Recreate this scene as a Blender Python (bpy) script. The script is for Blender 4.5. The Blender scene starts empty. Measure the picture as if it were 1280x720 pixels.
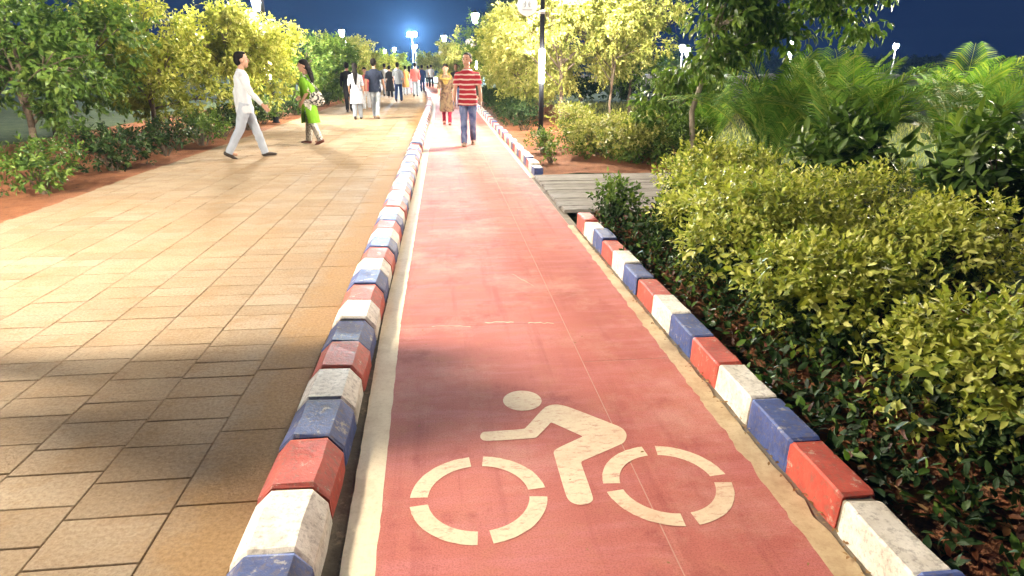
import bpy, bmesh, math, random
import numpy as np
from mathutils import Vector, Matrix, noise
random.seed(7)
RNG = np.random.default_rng(7)
PI = math.pi
R = math.radians
S = bpy.context.scene
COL = S.collection

# ---------------------------------------------------------------- camera
CAM_H = 1.5
FPX = 790.0
PITCH = math.atan((360 - 85) / FPX)
YAW = math.atan((640 - 553) / (FPX / math.cos(PITCH)))
cam_d = bpy.data.cameras.new('camera')
cam = bpy.data.objects.new('camera', cam_d)
COL.objects.link(cam)
cam.location = (0, 0, CAM_H)
cam.rotation_euler = (PI / 2 - PITCH, 0, -YAW)
cam_d.sensor_width = 36.0
cam_d.lens = FPX / 1280 * 36
cam_d.clip_start = 0.05
cam_d.clip_end = 2000
S.camera = cam

# ---------------------------------------------------------------- night sky
W = bpy.data.worlds.new('World')
S.world = W
W.use_nodes = True
nt = W.node_tree
bg = nt.nodes['Background']
sky = nt.nodes.new('ShaderNodeTexSky')
sky.sky_type = 'NISHITA'
sky.sun_disc = False
sky.sun_elevation = R(-4.0)
sky.sun_rotation = R(180)
tint = nt.nodes.new('ShaderNodeMix')
tint.data_type = 'RGBA'
tint.blend_type = 'MULTIPLY'
tint.inputs['Factor'].default_value = 1.0
tint.inputs[7].default_value = (0.28, 0.55, 1.0, 1)
nt.links.new(sky.outputs[0], tint.inputs[6])
nt.links.new(tint.outputs[2], bg.inputs[0])
night = nt.nodes.new('ShaderNodeMix')                       # deep blue of the lit-up night sky over the faint dusk
night.data_type = 'RGBA'; night.blend_type = 'ADD'
night.inputs['Factor'].default_value = 1.0
night.inputs[7].default_value = (0.017, 0.060, 0.28, 1)
nt.links.new(tint.outputs[2], night.inputs[6])
nt.links.new(night.outputs[2], bg.inputs[0])
bg.inputs[1].default_value = 0.12

S.render.engine = 'CYCLES'
S.cycles.use_denoising = True
S.cycles.sample_clamp_indirect = 6.0
S.cycles.max_bounces = 6
S.cycles.volume_bounces = 0
S.cycles.transparent_max_bounces = 6
S.view_settings.view_transform = 'Standard'
S.view_settings.look = 'None'
S.view_settings.gamma = 1.0
S.view_settings.exposure = 0.85

LANTERN_E = 1500.0      # emission of the lantern glass
COLUMN_E = 400.0        # emission of the lit acrylic column

# ---------------------------------------------------------------- pixel to ground helpers (a pixel gives a direction only)
def ray(px, py):
    x = (px - 640) / FPX; u = (360 - py) / FPX
    f = math.cos(PITCH) + u * math.sin(PITCH); z = -math.sin(PITCH) + u * math.cos(PITCH)
    return Vector((f * math.sin(YAW) + x * math.cos(YAW), f * math.cos(YAW) - x * math.sin(YAW), z))
def on_ground(px, py, z=0.0):
    d = ray(px, py); t = (z - CAM_H) / d.z
    return (d.x * t, d.y * t)
def at_depth(px, py, Y):
    d = ray(px, py); t = Y / d.y
    return (d.x * t, Y, d.z * t + CAM_H)

# ---------------------------------------------------------------- object helpers
def tag(o, label=None, cat=None, group=None, kind=None):
    if label: o['label'] = label
    if cat: o['category'] = cat
    if group: o['group'] = group
    if kind: o['kind'] = kind
    return o
def empty(name, loc=(0, 0, 0), rz=0.0, parent=None):
    o = bpy.data.objects.new(name, None)
    COL.objects.link(o); o.location = loc; o.rotation_euler = (0, 0, rz)
    o.empty_display_size = 0.1
    o.parent = parent
    return o
def link(name, me, parent=None, loc=None, rot=None):
    o = bpy.data.objects.new(name, me)
    COL.objects.link(o)
    o.parent = parent
    if loc is not None: o.location = loc
    if rot is not None: o.rotation_euler = rot
    return o

class MB:
    """collects vertices and faces for one mesh"""
    def __init__(s): s.v = []; s.f = []; s.m = []
    def add(s, vs, fs, mi=0):
        b = len(s.v); s.v += [tuple(p) for p in vs]
        s.f += [tuple(i + b for i in f) for f in fs]; s.m += [mi] * len(fs)
        return s
    def box(s, x0, x1, y0, y1, z0, z1, mi=0):
        vs = [(x0,y0,z0),(x1,y0,z0),(x1,y1,z0),(x0,y1,z0),(x0,y0,z1),(x1,y0,z1),(x1,y1,z1),(x0,y1,z1)]
        return s.add(vs, [(0,3,2,1),(4,5,6,7),(0,1,5,4),(1,2,6,5),(2,3,7,6),(3,0,4,7)], mi)
    def chbox(s, x0, x1, y0, y1, z0, z1, c=0.008, mi=0, jz=0.0):
        """box with a chamfered top edge, open below"""
        z = [z1 + random.uniform(-jz, jz) for _ in range(4)]
        vs = [(x0,y0,z0),(x1,y0,z0),(x1,y1,z0),(x0,y1,z0),
              (x0,y0,z[0]-c),(x1,y0,z[1]-c),(x1,y1,z[2]-c),(x0,y1,z[3]-c),
              (x0+c,y0+c,z[0]),(x1-c,y0+c,z[1]),(x1-c,y1-c,z[2]),(x0+c,y1-c,z[3])]
        fs = [(0,1,5,4),(1,2,6,5),(2,3,7,6),(3,0,4,7),(4,5,9,8),(5,6,10,9),(6,7,11,10),(7,4,8,11),(8,9,10,11)]
        return s.add(vs, fs, mi)
    def tube(s, pts, rad, n=8, mi=0, cap=True, up=None):
        """tube along pts; rad entries are r or (rx, ry)"""
        pts = [Vector(p) for p in pts]; k = len(pts); vs = []
        prev = None
        for i, p in enumerate(pts):
            t = (pts[min(i+1, k-1)] - pts[max(i-1, 0)])
            t = t.normalized() if t.length > 1e-9 else Vector((0, 0, 1))
            if prev is None:
                ref = Vector(up) if up else (Vector((1, 0, 0)) if abs(t.x) < 0.8 else Vector((0, 1, 0)))
            else: ref = prev
            a = (ref - t * ref.dot(t))
            a = a.normalized() if a.length > 1e-6 else t.orthogonal().normalized()
            b = t.cross(a); prev = a
            r = rad[i] if isinstance(rad, (list, tuple)) else rad
            rx, ry = r if isinstance(r, (list, tuple)) else (r, r)
            for j in range(n):
                an = 2 * PI * j / n
                vs.append(p + a * (math.cos(an) * rx) + b * (math.sin(an) * ry))
        fs = []
        for i in range(k - 1):
            for j in range(n):
                j2 = (j + 1) % n
                fs.append((i*n+j, i*n+j2, (i+1)*n+j2, (i+1)*n+j))
        if cap:
            fs.append(tuple(reversed(range(n)))); fs.append(tuple((k-1)*n + j for j in range(n)))
        return s.add(vs, fs, mi)
    def lathe(s, prof, n=16, c=(0, 0), mi=0):
        return s.tube([(c[0], c[1], z) for r, z in prof], [r for r, z in prof], n, mi, up=(1, 0, 0))
    def ball(s, c, r, n=10, m=7, mi=0):
        rx, ry, rz = r if isinstance(r, (list, tuple)) else (r, r, r)
        vs = [(c[0], c[1], c[2]-rz)]
        for i in range(1, m):
            a = -PI/2 + PI*i/m
            for j in range(n):
                b = 2*PI*j/n
                vs.append((c[0]+rx*math.cos(a)*math.cos(b), c[1]+ry*math.cos(a)*math.sin(b), c[2]+rz*math.sin(a)))
        vs.append((c[0], c[1], c[2]+rz)); L = len(vs)-1
        fs = [(0, 1+(j+1) % n, 1+j) for j in range(n)]
        for i in range(m-2):
            for j in range(n):
                fs.append((1+i*n+j, 1+i*n+(j+1) % n, 1+(i+1)*n+(j+1) % n, 1+(i+1)*n+j))
        fs += [(L, 1+(m-2)*n+j, 1+(m-2)*n+(j+1) % n) for j in range(n)]
        return s.add(vs, fs, mi)
    def mesh(s, name, mats, smooth=False):
        me = bpy.data.meshes.new(name)
        me.from_pydata(s.v, [], s.f)
        for m in (mats if isinstance(mats, (list, tuple)) else [mats]): me.materials.append(m)
        if any(s.m): me.polygons.foreach_set('material_index', s.m)
        if smooth: me.polygons.foreach_set('use_smooth', [True] * len(s.f))
        me.update()
        return me
    def build(s, name, mats, parent=None, smooth=False, loc=None, rot=None):
        return link(name, s.mesh(name, mats, smooth), parent, loc, rot)

# ---------------------------------------------------------------- materials
def new_mat(name):
    m = bpy.data.materials.new(name); m.use_nodes = True
    n = m.node_tree.nodes; n.clear()
    out = n.new('ShaderNodeOutputMaterial')
    return m, m.node_tree, out
def node(t, kind, **kw):
    x = t.nodes.new(kind)
    for k, v in kw.items(): setattr(x, k, v)
    return x
def coords(t, kind='Object', scale=(1, 1, 1)):
    tc = node(t, 'ShaderNodeTexCoord'); mp = node(t, 'ShaderNodeMapping')
    mp.inputs['Scale'].default_value = scale
    if kind == 'World':
        ge = node(t, 'ShaderNodeNewGeometry'); t.links.new(ge.outputs['Position'], mp.inputs[0])
    else: t.links.new(tc.outputs[kind], mp.inputs[0])
    return mp.outputs[0]
def noise_tex(t, vec, scale, detail=4, rough=0.6):
    x = node(t, 'ShaderNodeTexNoise'); t.links.new(vec, x.inputs['Vector'])
    x.inputs['Scale'].default_value = scale; x.inputs['Detail'].default_value = detail
    x.inputs['Roughness'].default_value = rough
    return x.outputs['Fac']
def ramp(t, fac, stops):
    r = node(t, 'ShaderNodeValToRGB'); t.links.new(fac, r.inputs[0])
    e = r.color_ramp.elements
    while len(e) > 1: e.remove(e[-1])
    e[0].position = stops[0][0]; c = stops[0][1]; e[0].color = c if len(c) == 4 else (*c, 1)
    for p, c in stops[1:]:
        q = e.new(p); q.color = c if len(c) == 4 else (*c, 1)
    return r.outputs[0]
def mixc(t, fac, a, b, mode='MIX'):
    m = node(t, 'ShaderNodeMix', data_type='RGBA', blend_type=mode)
    for sock, v in ((m.inputs[0], fac), (m.inputs[6], a), (m.inputs[7], b)):
        if isinstance(v, (int, float)): sock.default_value = v
        elif isinstance(v, tuple): sock.default_value = v if len(v) == 4 else (*v, 1)
        else: t.links.new(v, sock)
    return m.outputs[2]
def principled(t, out, col, rough=0.8, bump=None, bstr=0.3, bdist=0.01, spec=0.3, metal=0.0):
    b = node(t, 'ShaderNodeBsdfPrincipled')
    if isinstance(col, tuple): b.inputs['Base Color'].default_value = (*col[:3], 1)
    else: t.links.new(col, b.inputs['Base Color'])
    if isinstance(rough, (int, float)): b.inputs['Roughness'].default_value = rough
    else: t.links.new(rough, b.inputs['Roughness'])
    b.inputs['Specular IOR Level'].default_value = spec
    b.inputs['Metallic'].default_value = metal
    if bump is not None:
        bp = node(t, 'ShaderNodeBump'); bp.inputs['Strength'].default_value = bstr
        bp.inputs['Distance'].default_value = bdist
        t.links.new(bump, bp.inputs['Height']); t.links.new(bp.outputs[0], b.inputs['Normal'])
    t.links.new(b.outputs[0], out.inputs[0])
    return b
def mat_noise(name, c1, c2, scale=6, rough=0.85, bump=0.3, fine=60, vec='Object', c3=None, spec=0.25, bdist=0.006):
    m, t, out = new_mat(name)
    v = coords(t, vec)
    n1 = noise_tex(t, v, scale, 5, 0.65); n2 = noise_tex(t, v, fine, 3, 0.7)
    col = ramp(t, n1, [(0.3, c1), (0.7, c2)])
    col = mixc(t, n2, mixc(t, 1.0, col, (0.72, 0.72, 0.72), 'MULTIPLY'), col)
    if c3: col = mixc(t, ramp(t, noise_tex(t, v, scale * 2.7, 6, 0.7), [(0.56, (0, 0, 0)), (0.68, (1, 1, 1))]), col, c3)
    principled(t, out, col, rough, n2, bump, bdist, spec)
    return m
def mat_emit(name, col, strength):
    m, t, out = new_mat(name)
    e = node(t, 'ShaderNodeEmission'); e.inputs[0].default_value = (*col, 1); e.inputs[1].default_value = strength
    t.links.new(e.outputs[0], out.inputs[0]); return m
def mat_leaf(name, dark, mid, light, rough=0.45, trans=0.35, spec=0.35):
    """leaf colour from a random value per leaf (attribute 'tone')"""
    m, t, out = new_mat(name)
    at = node(t, 'ShaderNodeAttribute', attribute_name='tone')
    oi = node(t, 'ShaderNodeObjectInfo')
    ad = node(t, 'ShaderNodeMath', operation='ADD'); t.links.new(at.outputs['Fac'], ad.inputs[0])
    mu = node(t, 'ShaderNodeMath', operation='MULTIPLY_ADD'); t.links.new(oi.outputs['Random'], mu.inputs[0])
    mu.inputs[1].default_value = 0.16; mu.inputs[2].default_value = -0.08
    t.links.new(mu.outputs[0], ad.inputs[1])
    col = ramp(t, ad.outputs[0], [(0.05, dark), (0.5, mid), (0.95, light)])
    b = node(t, 'ShaderNodeBsdfPrincipled'); t.links.new(col, b.inputs['Base Color'])
    b.inputs['Roughness'].default_value = rough; b.inputs['Specular IOR Level'].default_value = spec
    tr = node(t, 'ShaderNodeBsdfTranslucent')
    t.links.new(mixc(t, 1.0, col, (1.0, 1.0, 0.55), 'MULTIPLY'), tr.inputs[0])
    mx = node(t, 'ShaderNodeMixShader'); mx.inputs[0].default_value = trans
    t.links.new(b.outputs[0], mx.inputs[1]); t.links.new(tr.outputs[0], mx.inputs[2])
    t.links.new(mx.outputs[0], out.inputs[0])
    return m

def mat_track():
    m, t, out = new_mat('red_track_coating')
    v = coords(t, 'World')
    big = noise_tex(t, v, 0.8, 5, 0.6); mid = noise_tex(t, v, 5, 6, 0.7); fine = noise_tex(t, v, 160, 3, 0.7); grit = noise_tex(t, v, 420, 2, 0.6)
    col = ramp(t, big, [(0.3, (0.42, 0.118, 0.095)), (0.5, (0.51, 0.160, 0.128)), (0.72, (0.58, 0.215, 0.170))])
    vs = coords(t, 'World', (1.2, 6, 1))                       # brushed streaks across the track
    col = mixc(t, ramp(t, noise_tex(t, vs, 1.6, 6, 0.7), [(0.46, (0, 0, 0)), (0.70, (0.65, 0.65, 0.65))]), col, (0.58, 0.215, 0.215))
    col = mixc(t, ramp(t, mid, [(0.52, (0, 0, 0)), (0.78, (0.7, 0.7, 0.7))]), col, (0.50, 0.20, 0.12))
    # rubbed tyre lanes along the track
    vt = coords(t, 'World', (7, 0.35, 1))
    col = mixc(t, ramp(t, noise_tex(t, vt, 1.0, 5, 0.7), [(0.52, (0, 0, 0)), (0.72, (0.5, 0.5, 0.5))]), col, (0.31, 0.075, 0.065))
    # old damp stains and pale dust
    col = mixc(t, ramp(t, noise_tex(t, v, 2.1, 8, 0.75), [(0.55, (0, 0, 0)), (0.64, (0.6, 0.6, 0.6))]), col, (0.34, 0.085, 0.070))
    col = mixc(t, ramp(t, noise_tex(t, v, 1.3, 8, 0.72), [(0.51, (0, 0, 0)), (0.66, (0.6, 0.6, 0.6))]), col, (0.62, 0.33, 0.26))
    wf = ramp(t, noise_tex(t, coords(t, 'World', (2, 6, 1)), 3.0, 9, 0.82), [(0.66, (0, 0, 0)), (0.73, (0.8, 0.8, 0.8))])
    col = mixc(t, wf, col, (0.64, 0.40, 0.31))
    col = mixc(t, ramp(t, fine, [(0.3, (1, 1, 1)), (0.55, (0, 0, 0))]), col, mixc(t, 1.0, col, (0.66, 0.62, 0.62), 'MULTIPLY'))
    col = mixc(t, ramp(t, grit, [(0.68, (0, 0, 0)), (0.74, (0.7, 0.7, 0.7))]), col, (0.66, 0.45, 0.36))
    principled(t, out, col, 0.82, fine, 0.4, 0.004, 0.18)
    return m
def mat_paint_block(name, base, dark, under=(0.40, 0.36, 0.30), amt=0.60):
    m, t, out = new_mat(name)
    v = coords(t, 'World')
    n1 = noise_tex(t, v, 9, 5, 0.7); n2 = noise_tex(t, v, 45, 4, 0.7)
    col = ramp(t, n1, [(0.3, dark), (0.62, base)])
    col = mixc(t, ramp(t, noise_tex(t, v, 16, 8, 0.78), [(amt, (0, 0, 0)), (amt + 0.06, (1, 1, 1))]), col, under)
    col = mixc(t, ramp(t, n2, [(0.32, (0.55, 0.55, 0.55)), (0.5, (0, 0, 0))]), col, (0.16, 0.12, 0.09))
    principled(t, out, col, 0.6, n2, 0.5, 0.006, 0.35)
    return m
def mat_stripe(name, c, dirt, amt):
    m, t, out = new_mat(name)
    v = coords(t, 'World')
    n1 = noise_tex(t, v, 4, 6, 0.7); n2 = noise_tex(t, v, 50, 4, 0.7)
    col = mixc(t, ramp(t, n1, [(amt - 0.1, (0, 0, 0)), (amt + 0.2, (1, 1, 1))]), c, dirt)
    col = mixc(t, ramp(t, n2, [(0.3, (0.5, 0.5, 0.5)), (0.5, (0, 0, 0))]), col, dirt)
    principled(t, out, col, 0.75, n2, 0.35, 0.004, 0.25)
    return m
def mat_worn(name, c, dirt, amt):
    """road paint worn through to the red coating"""
    m, t, out = new_mat(name)
    v = coords(t, 'World')
    n1 = noise_tex(t, v, 4, 6, 0.7); n2 = noise_tex(t, v, 60, 4, 0.7)
    col = mixc(t, ramp(t, n1, [(amt - 0.12, (0, 0, 0)), (amt + 0.15, (0.8, 0.8, 0.8))]), c, dirt)
    col = mixc(t, ramp(t, n2, [(0.3, (0.5, 0.5, 0.5)), (0.5, (0, 0, 0))]), col, dirt)
    col = mixc(t, ramp(t, noise_tex(t, coords(t, 'World', (1, 3, 1)), 14, 9, 0.8), [(0.53, (0, 0, 0)), (0.62, (0.8, 0.8, 0.8))]), col, (0.52, 0.24, 0.18))
    principled(t, out, col, 0.75, n2, 0.35, 0.004, 0.25)
    return m
def mat_slab():
    m, t, out = new_mat('tan_paving_stone')
    v = coords(t, 'World'); oi = node(t, 'ShaderNodeObjectInfo')
    at = node(t, 'ShaderNodeAttribute', attribute_name='tone')
    sm = node(t, 'ShaderNodeMath', operation='ADD')
    t.links.new(oi.outputs['Random'], sm.inputs[0]); t.links.new(at.outputs['Fac'], sm.inputs[1])
    fr = node(t, 'ShaderNodeMath', operation='FRACT'); t.links.new(sm.outputs[0], fr.inputs[0])
    col = ramp(t, fr.outputs[0], [(0.0, (0.27, 0.205, 0.135)), (0.5, (0.31, 0.24, 0.163)), (1.0, (0.35, 0.28, 0.20))])
    col = mixc(t, ramp(t, noise_tex(t, v, 1.1, 6, 0.7), [(0.42, (0, 0, 0)), (0.68, (0.7, 0.7, 0.7))]), col, (0.33, 0.22, 0.12))
    col = mixc(t, ramp(t, noise_tex(t, v, 4.0, 8, 0.75), [(0.50, (0, 0, 0)), (0.66, (0.7, 0.7, 0.7))]), col, (0.27, 0.175, 0.090))
    col = mixc(t, ramp(t, noise_tex(t, v, 0.7, 6, 0.7), [(0.50, (0, 0, 0)), (0.68, (0.6, 0.6, 0.6))]), col, (0.40, 0.32, 0.22))
    # sandy dirt banked along the kerb
    sx = node(t, 'ShaderNodeSeparateXYZ'); ge = node(t, 'ShaderNodeNewGeometry'); t.links.new(ge.outputs['Position'], sx.inputs[0])
    wv = node(t, 'ShaderNodeMath', operation='MULTIPLY_ADD'); t.links.new(noise_tex(t, v, 3.5, 5, 0.7), wv.inputs[0]); wv.inputs[1].default_value = 0.55; t.links.new(sx.outputs[0], wv.inputs[2])
    band = node(t, 'ShaderNodeMapRange'); t.links.new(wv.outputs[0], band.inputs[0]); band.inputs[1].default_value = -0.80; band.inputs[2].default_value = -0.60; band.inputs[4].default_value = 0.8
    col = mixc(t, band.outputs[0], col, (0.34, 0.205, 0.085))
    fine = noise_tex(t, v, 60, 6, 0.75)
    col = mixc(t, ramp(t, fine, [(0.3, (1, 1, 1)), (0.6, (0, 0, 0))]), col, mixc(t, 1.0, col, (0.62, 0.58, 0.54), 'MULTIPLY'))
    principled(t, out, col, 0.88, noise_tex(t, v, 22, 8, 0.75), 0.6, 0.012, 0.15)
    return m
def mat_wood():
    m, t, out = new_mat('weathered_grey_timber')
    v = coords(t, 'Object', (1.2, 22, 22)); oi = node(t, 'ShaderNodeObjectInfo')
    g1 = noise_tex(t, v, 2.2, 8, 0.7)
    col = ramp(t, g1, [(0.36, (0.07, 0.06, 0.052)), (0.46, (0.24, 0.222, 0.20)), (0.66, (0.44, 0.42, 0.385))])
    col = mixc(t, 0.5, col, mixc(t, 1.0, col, ramp(t, oi.outputs['Random'], [(0, (0.6, 0.58, 0.55)), (1, (1, 1, 1))]), 'MULTIPLY'))
    principled(t, out, col, 0.9, g1, 0.6, 0.01, 0.15)
    return m
M = {}
M['track'] = mat_track()
M['white_block'] = mat_paint_block('white_kerb_paint', (0.80, 0.75, 0.66), (0.56, 0.50, 0.41), amt=0.60)
M['red_block'] = mat_paint_block('red_kerb_paint', (0.54, 0.092, 0.06), (0.34, 0.055, 0.04), (0.50, 0.33, 0.25), 0.58)
M['blue_block'] = mat_paint_block('blue_kerb_paint', (0.060, 0.095, 0.27), (0.035, 0.052, 0.15), (0.30, 0.29, 0.30), 0.57)
M['mortar'] = mat_noise('kerb_mortar', (0.20, 0.16, 0.11), (0.34, 0.29, 0.22), 8, 0.9, 0.6, 40, 'World')
M['stripe'] = mat_stripe('cream_line_paint', (0.78, 0.66, 0.47), (0.58, 0.44, 0.27), 0.60)
M['dust_strip'] = mat_stripe('dusty_cement_edge', (0.58, 0.45, 0.27), (0.36, 0.24, 0.13), 0.5)
M['symbol'] = mat_worn('cream_symbol_paint', (0.74, 0.61, 0.42), (0.60, 0.38, 0.25), 0.60)
M['slab'] = mat_slab()
M['bed'] = mat_noise('sandy_joint_bed', (0.24, 0.16, 0.08), (0.36, 0.25, 0.13), 5, 0.95, 0.6, 50, 'World')
M['gutter'] = mat_noise('kerb_shaded_gutter_concrete', (0.10, 0.085, 0.065), (0.24, 0.20, 0.15), 6, 0.9, 0.6, 40, 'World', c3=(0.32, 0.25, 0.17))  # dark base colour carries the shade the left kerb casts on this strip
M['soil'] = mat_noise('red_garden_soil', (0.22, 0.085, 0.038), (0.36, 0.15, 0.07), 3.5, 0.95, 1.0, 35, 'World', c3=(0.12, 0.06, 0.035), bdist=0.03)
M['grass_ground'] = mat_noise('mown_lawn', (0.045, 0.075, 0.025), (0.10, 0.14, 0.05), 2.0, 0.95, 0.8, 45, 'World', c3=(0.16, 0.17, 0.08), bdist=0.03)
M['wood'] = mat_wood()
M['bark'] = mat_noise('grey_brown_bark', (0.10, 0.075, 0.05), (0.24, 0.19, 0.14), 14, 0.9, 0.9, 50, bdist=0.02)
M['pale_bark'] = mat_noise('pale_smooth_bark', (0.22, 0.18, 0.13), (0.40, 0.35, 0.27), 10, 0.85, 0.6, 50)
M['dark_metal'] = mat_noise('dark_powder_coat', (0.010, 0.011, 0.016), (0.017, 0.019, 0.026), 12, 0.6, 0.1, 120, spec=0.15)
M['grey_metal'] = mat_noise('galvanised_metal', (0.34, 0.35, 0.37), (0.46, 0.47, 0.49), 12, 0.45, 0.1, 90, spec=0.5)
M['sign_white'] = mat_noise('pale_sign_face', (0.72, 0.78, 0.84), (0.78, 0.83, 0.88), 5, 0.4, 0.05, 60, spec=0.5)
M['sign_ink'] = mat_noise('grey_sign_print', (0.22, 0.26, 0.34), (0.28, 0.32, 0.40), 20, 0.5, 0.05, 60)
WARM = (1.0, 0.875, 0.70)
M['lantern'] = mat_emit('lit_lantern_glass', WARM, LANTERN_E)
M['column'] = mat_emit('lit_acrylic_column', (1.0, 0.93, 0.82), COLUMN_E)
M['flood'] = mat_emit('lit_flood_lens', (0.62, 0.84, 1.0), 36000.0)
M['far_lantern'] = mat_emit('lit_far_lantern', (1.0, 0.93, 0.85), 350.0)
M['leaf_yellow'] = mat_leaf('yellow_green_leaves', (0.12, 0.18, 0.025), (0.36, 0.40, 0.06), (0.60, 0.60, 0.17))
M['leaf_pale'] = mat_leaf('pale_lime_leaves', (0.15, 0.20, 0.035), (0.33, 0.36, 0.085), (0.54, 0.52, 0.19))
M['leaf_green'] = mat_leaf('mid_green_leaves', (0.035, 0.08, 0.014), (0.09, 0.17, 0.028), (0.20, 0.29, 0.055))
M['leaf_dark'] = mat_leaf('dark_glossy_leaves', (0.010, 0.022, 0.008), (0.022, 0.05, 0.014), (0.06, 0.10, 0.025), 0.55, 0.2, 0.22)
M['leaf_red'] = mat_leaf('maroon_tinged_leaves', (0.03, 0.012, 0.006), (0.10, 0.03, 0.015), (0.16, 0.09, 0.03), 0.5, 0.25)
M['leaf_blue'] = mat_leaf('dark_bluish_needles', (0.012, 0.03, 0.022), (0.025, 0.06, 0.042), (0.05, 0.10, 0.07), 0.6, 0.2)
M['leaf_palm'] = mat_leaf('palm_leaflets', (0.06, 0.14, 0.025), (0.13, 0.27, 0.05), (0.36, 0.42, 0.09), 0.6, 0.4, 0.12)
M['joint'] = mat_noise('pale_joint_filler', (0.56, 0.28, 0.22), (0.68, 0.40, 0.31), 8, 0.9, 0.2, 60, 'World')
M['dry_leaf'] = mat_leaf('dry_fallen_leaves', (0.16, 0.08, 0.03), (0.30, 0.17, 0.07), (0.50, 0.36, 0.16), 0.8, 0.1)
M['stone'] = mat_noise('pale_rubble_stone', (0.30, 0.29, 0.28), (0.55, 0.53, 0.50), 3, 0.9, 0.6, 20)
# ================================================================ the setting
ORD = ['nearest', 'second', 'third', 'fourth', 'fifth', 'sixth', 'seventh', 'eighth', 'ninth', 'tenth', 'eleventh', 'twelfth', 'thirteenth', 'fourteenth', 'farthest']
# ground: one sheet to the horizon
def sheet(name, x0, x1, y0, y1, z, mat, nx=1, ny=1, jag=0.0, jz=0.0, kind='structure'):
    mb = MB(); vs = []; fs = []
    for j in range(ny + 1):
        for i in range(nx + 1):
            x = x0 + (x1 - x0) * i / nx; y = y0 + (y1 - y0) * j / ny
            if jag and i in (0, nx): x += random.uniform(-jag, jag)
            vs.append((x, y, z + (random.uniform(-jz, jz) if jz else 0)))
    for j in range(ny):
        for i in range(nx):
            a = j * (nx + 1) + i
            fs.append((a, a + 1, a + nx + 2, a + nx + 1))
    mb.add(vs, fs)
    o = mb.build(name, mat)
    if kind: o['kind'] = kind
    return o
YN, YF = -9.0, 130.0
def bx(y):
    """the promenade swings gently left in the distance"""
    d = min(max(0.0, y - 22.0), 60.0)
    return -0.0011 * d * d - (0.132 * (y - 82) if y > 82 else 0.0)
def bend(o):
    for v in o.data.vertices: v.co.x += bx(v.co.y)
    return o
sheet('ground', -600, 600, -300, 900, -0.06, M['grass_ground'])
# red soil of the planting beds
def bed_sheet(name, x0, x1, y0, y1, z, nx, ny, amp):
    mb = MB(); vs = []; fs = []
    for j in range(ny + 1):
        for i in range(nx + 1):
            x = x0 + (x1 - x0) * i / nx; y = y0 + (y1 - y0) * j / ny
            edge = min(i, nx - i, 3) / 3
            vs.append((x, y, z + amp * edge * (noise.noise((x * 2.3, y * 2.3, 1.0)) + 0.5 * noise.noise((x * 7, y * 7, 4.0)))))
    for j in range(ny):
        for i in range(nx):
            a = j * (nx + 1) + i; fs.append((a, a + 1, a + nx + 2, a + nx + 1))
    o = mb.add(vs, fs).build(name, M['soil'], smooth=True); o['kind'] = 'structure'; return o
bed_sheet('garden_bed', 1.40, 3.9, -3.0, 6.6, 0.0, 40, 120, 0.04)
bed_sheet('garden_bed', 1.40, 4.6, 9.2, 40.0, 0.02, 24, 200, 0.05)
bed_sheet('garden_bed', -9.0, -4.55, 4.0, 60.0, 0.0, 24, 160, 0.05)

# ---- red cycle track: two lanes of cast panels with fine joints
track = bend(sheet('cycle_track', -0.32, 1.22, YN, YF, -0.0013, M['joint'], 1, 140))
bend(sheet('gutter', -0.47, -0.321, YN, YF, -0.012, M['gutter'], 1, 140))
bend(sheet('gutter', 1.221, 1.30, YN, YF, -0.006, M['mortar'], 1, 140))
def panel(x0, x1, y0, y1):
    mb = MB().chbox(x0, x1, y0, y1, -0.0011, 0.0, 0.0004)
    bend(mb.build('track_panel', M['track'], track))
ys_l = [YN, -4.5, -0.6, 3.61, 8.2, 12.9, 17.4, 22.0, *range(27, 130, 5), YF]
ys_r = [YN, -5.0, -1.2, 3.04, 7.0, 11.5, 16.1, 20.6, *range(25, 130, 5), YF]
for a, b in zip(ys_l[:-1], ys_l[1:]): panel(-0.318, 0.6975, a + 0.0025, b - 0.0025)
for a, b in zip(ys_r[:-1], ys_r[1:]): panel(0.7025, 1.215, a + 0.0025, b - 0.0025)

# ---- scuffs and chalky scratches on the coating
def scuff(pts, w):
    mb = MB(); vs = []; fs = []
    n = len(pts)
    for i, p in enumerate(pts):
        x, y = on_ground(*p); ww = w * random.uniform(0.3, 1.0)
        vs += [(x, y - ww, 0.0009), (x, y + ww, 0.0009)]
        if i: fs.append((2*i-2, 2*i, 2*i+1, 2*i-1))
    mb.add(vs, fs).build('scuff_mark', M['stripe'], track)
scuff([(606 + 4 * i, 403 + random.uniform(-1, 1)) for i in range(10)], 0.006)
scuff([(660 + 4 * i, 404 + random.uniform(-1, 1)) for i in range(9)], 0.007)
scuff([(640 + 3 * i, 342 + i * 1.7 + random.uniform(-1, 1)) for i in range(10)], 0.004)
scuff([(540 + 6 * i, 408 + random.uniform(-.6, .6)) for i in range(9)], 0.003)

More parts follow.
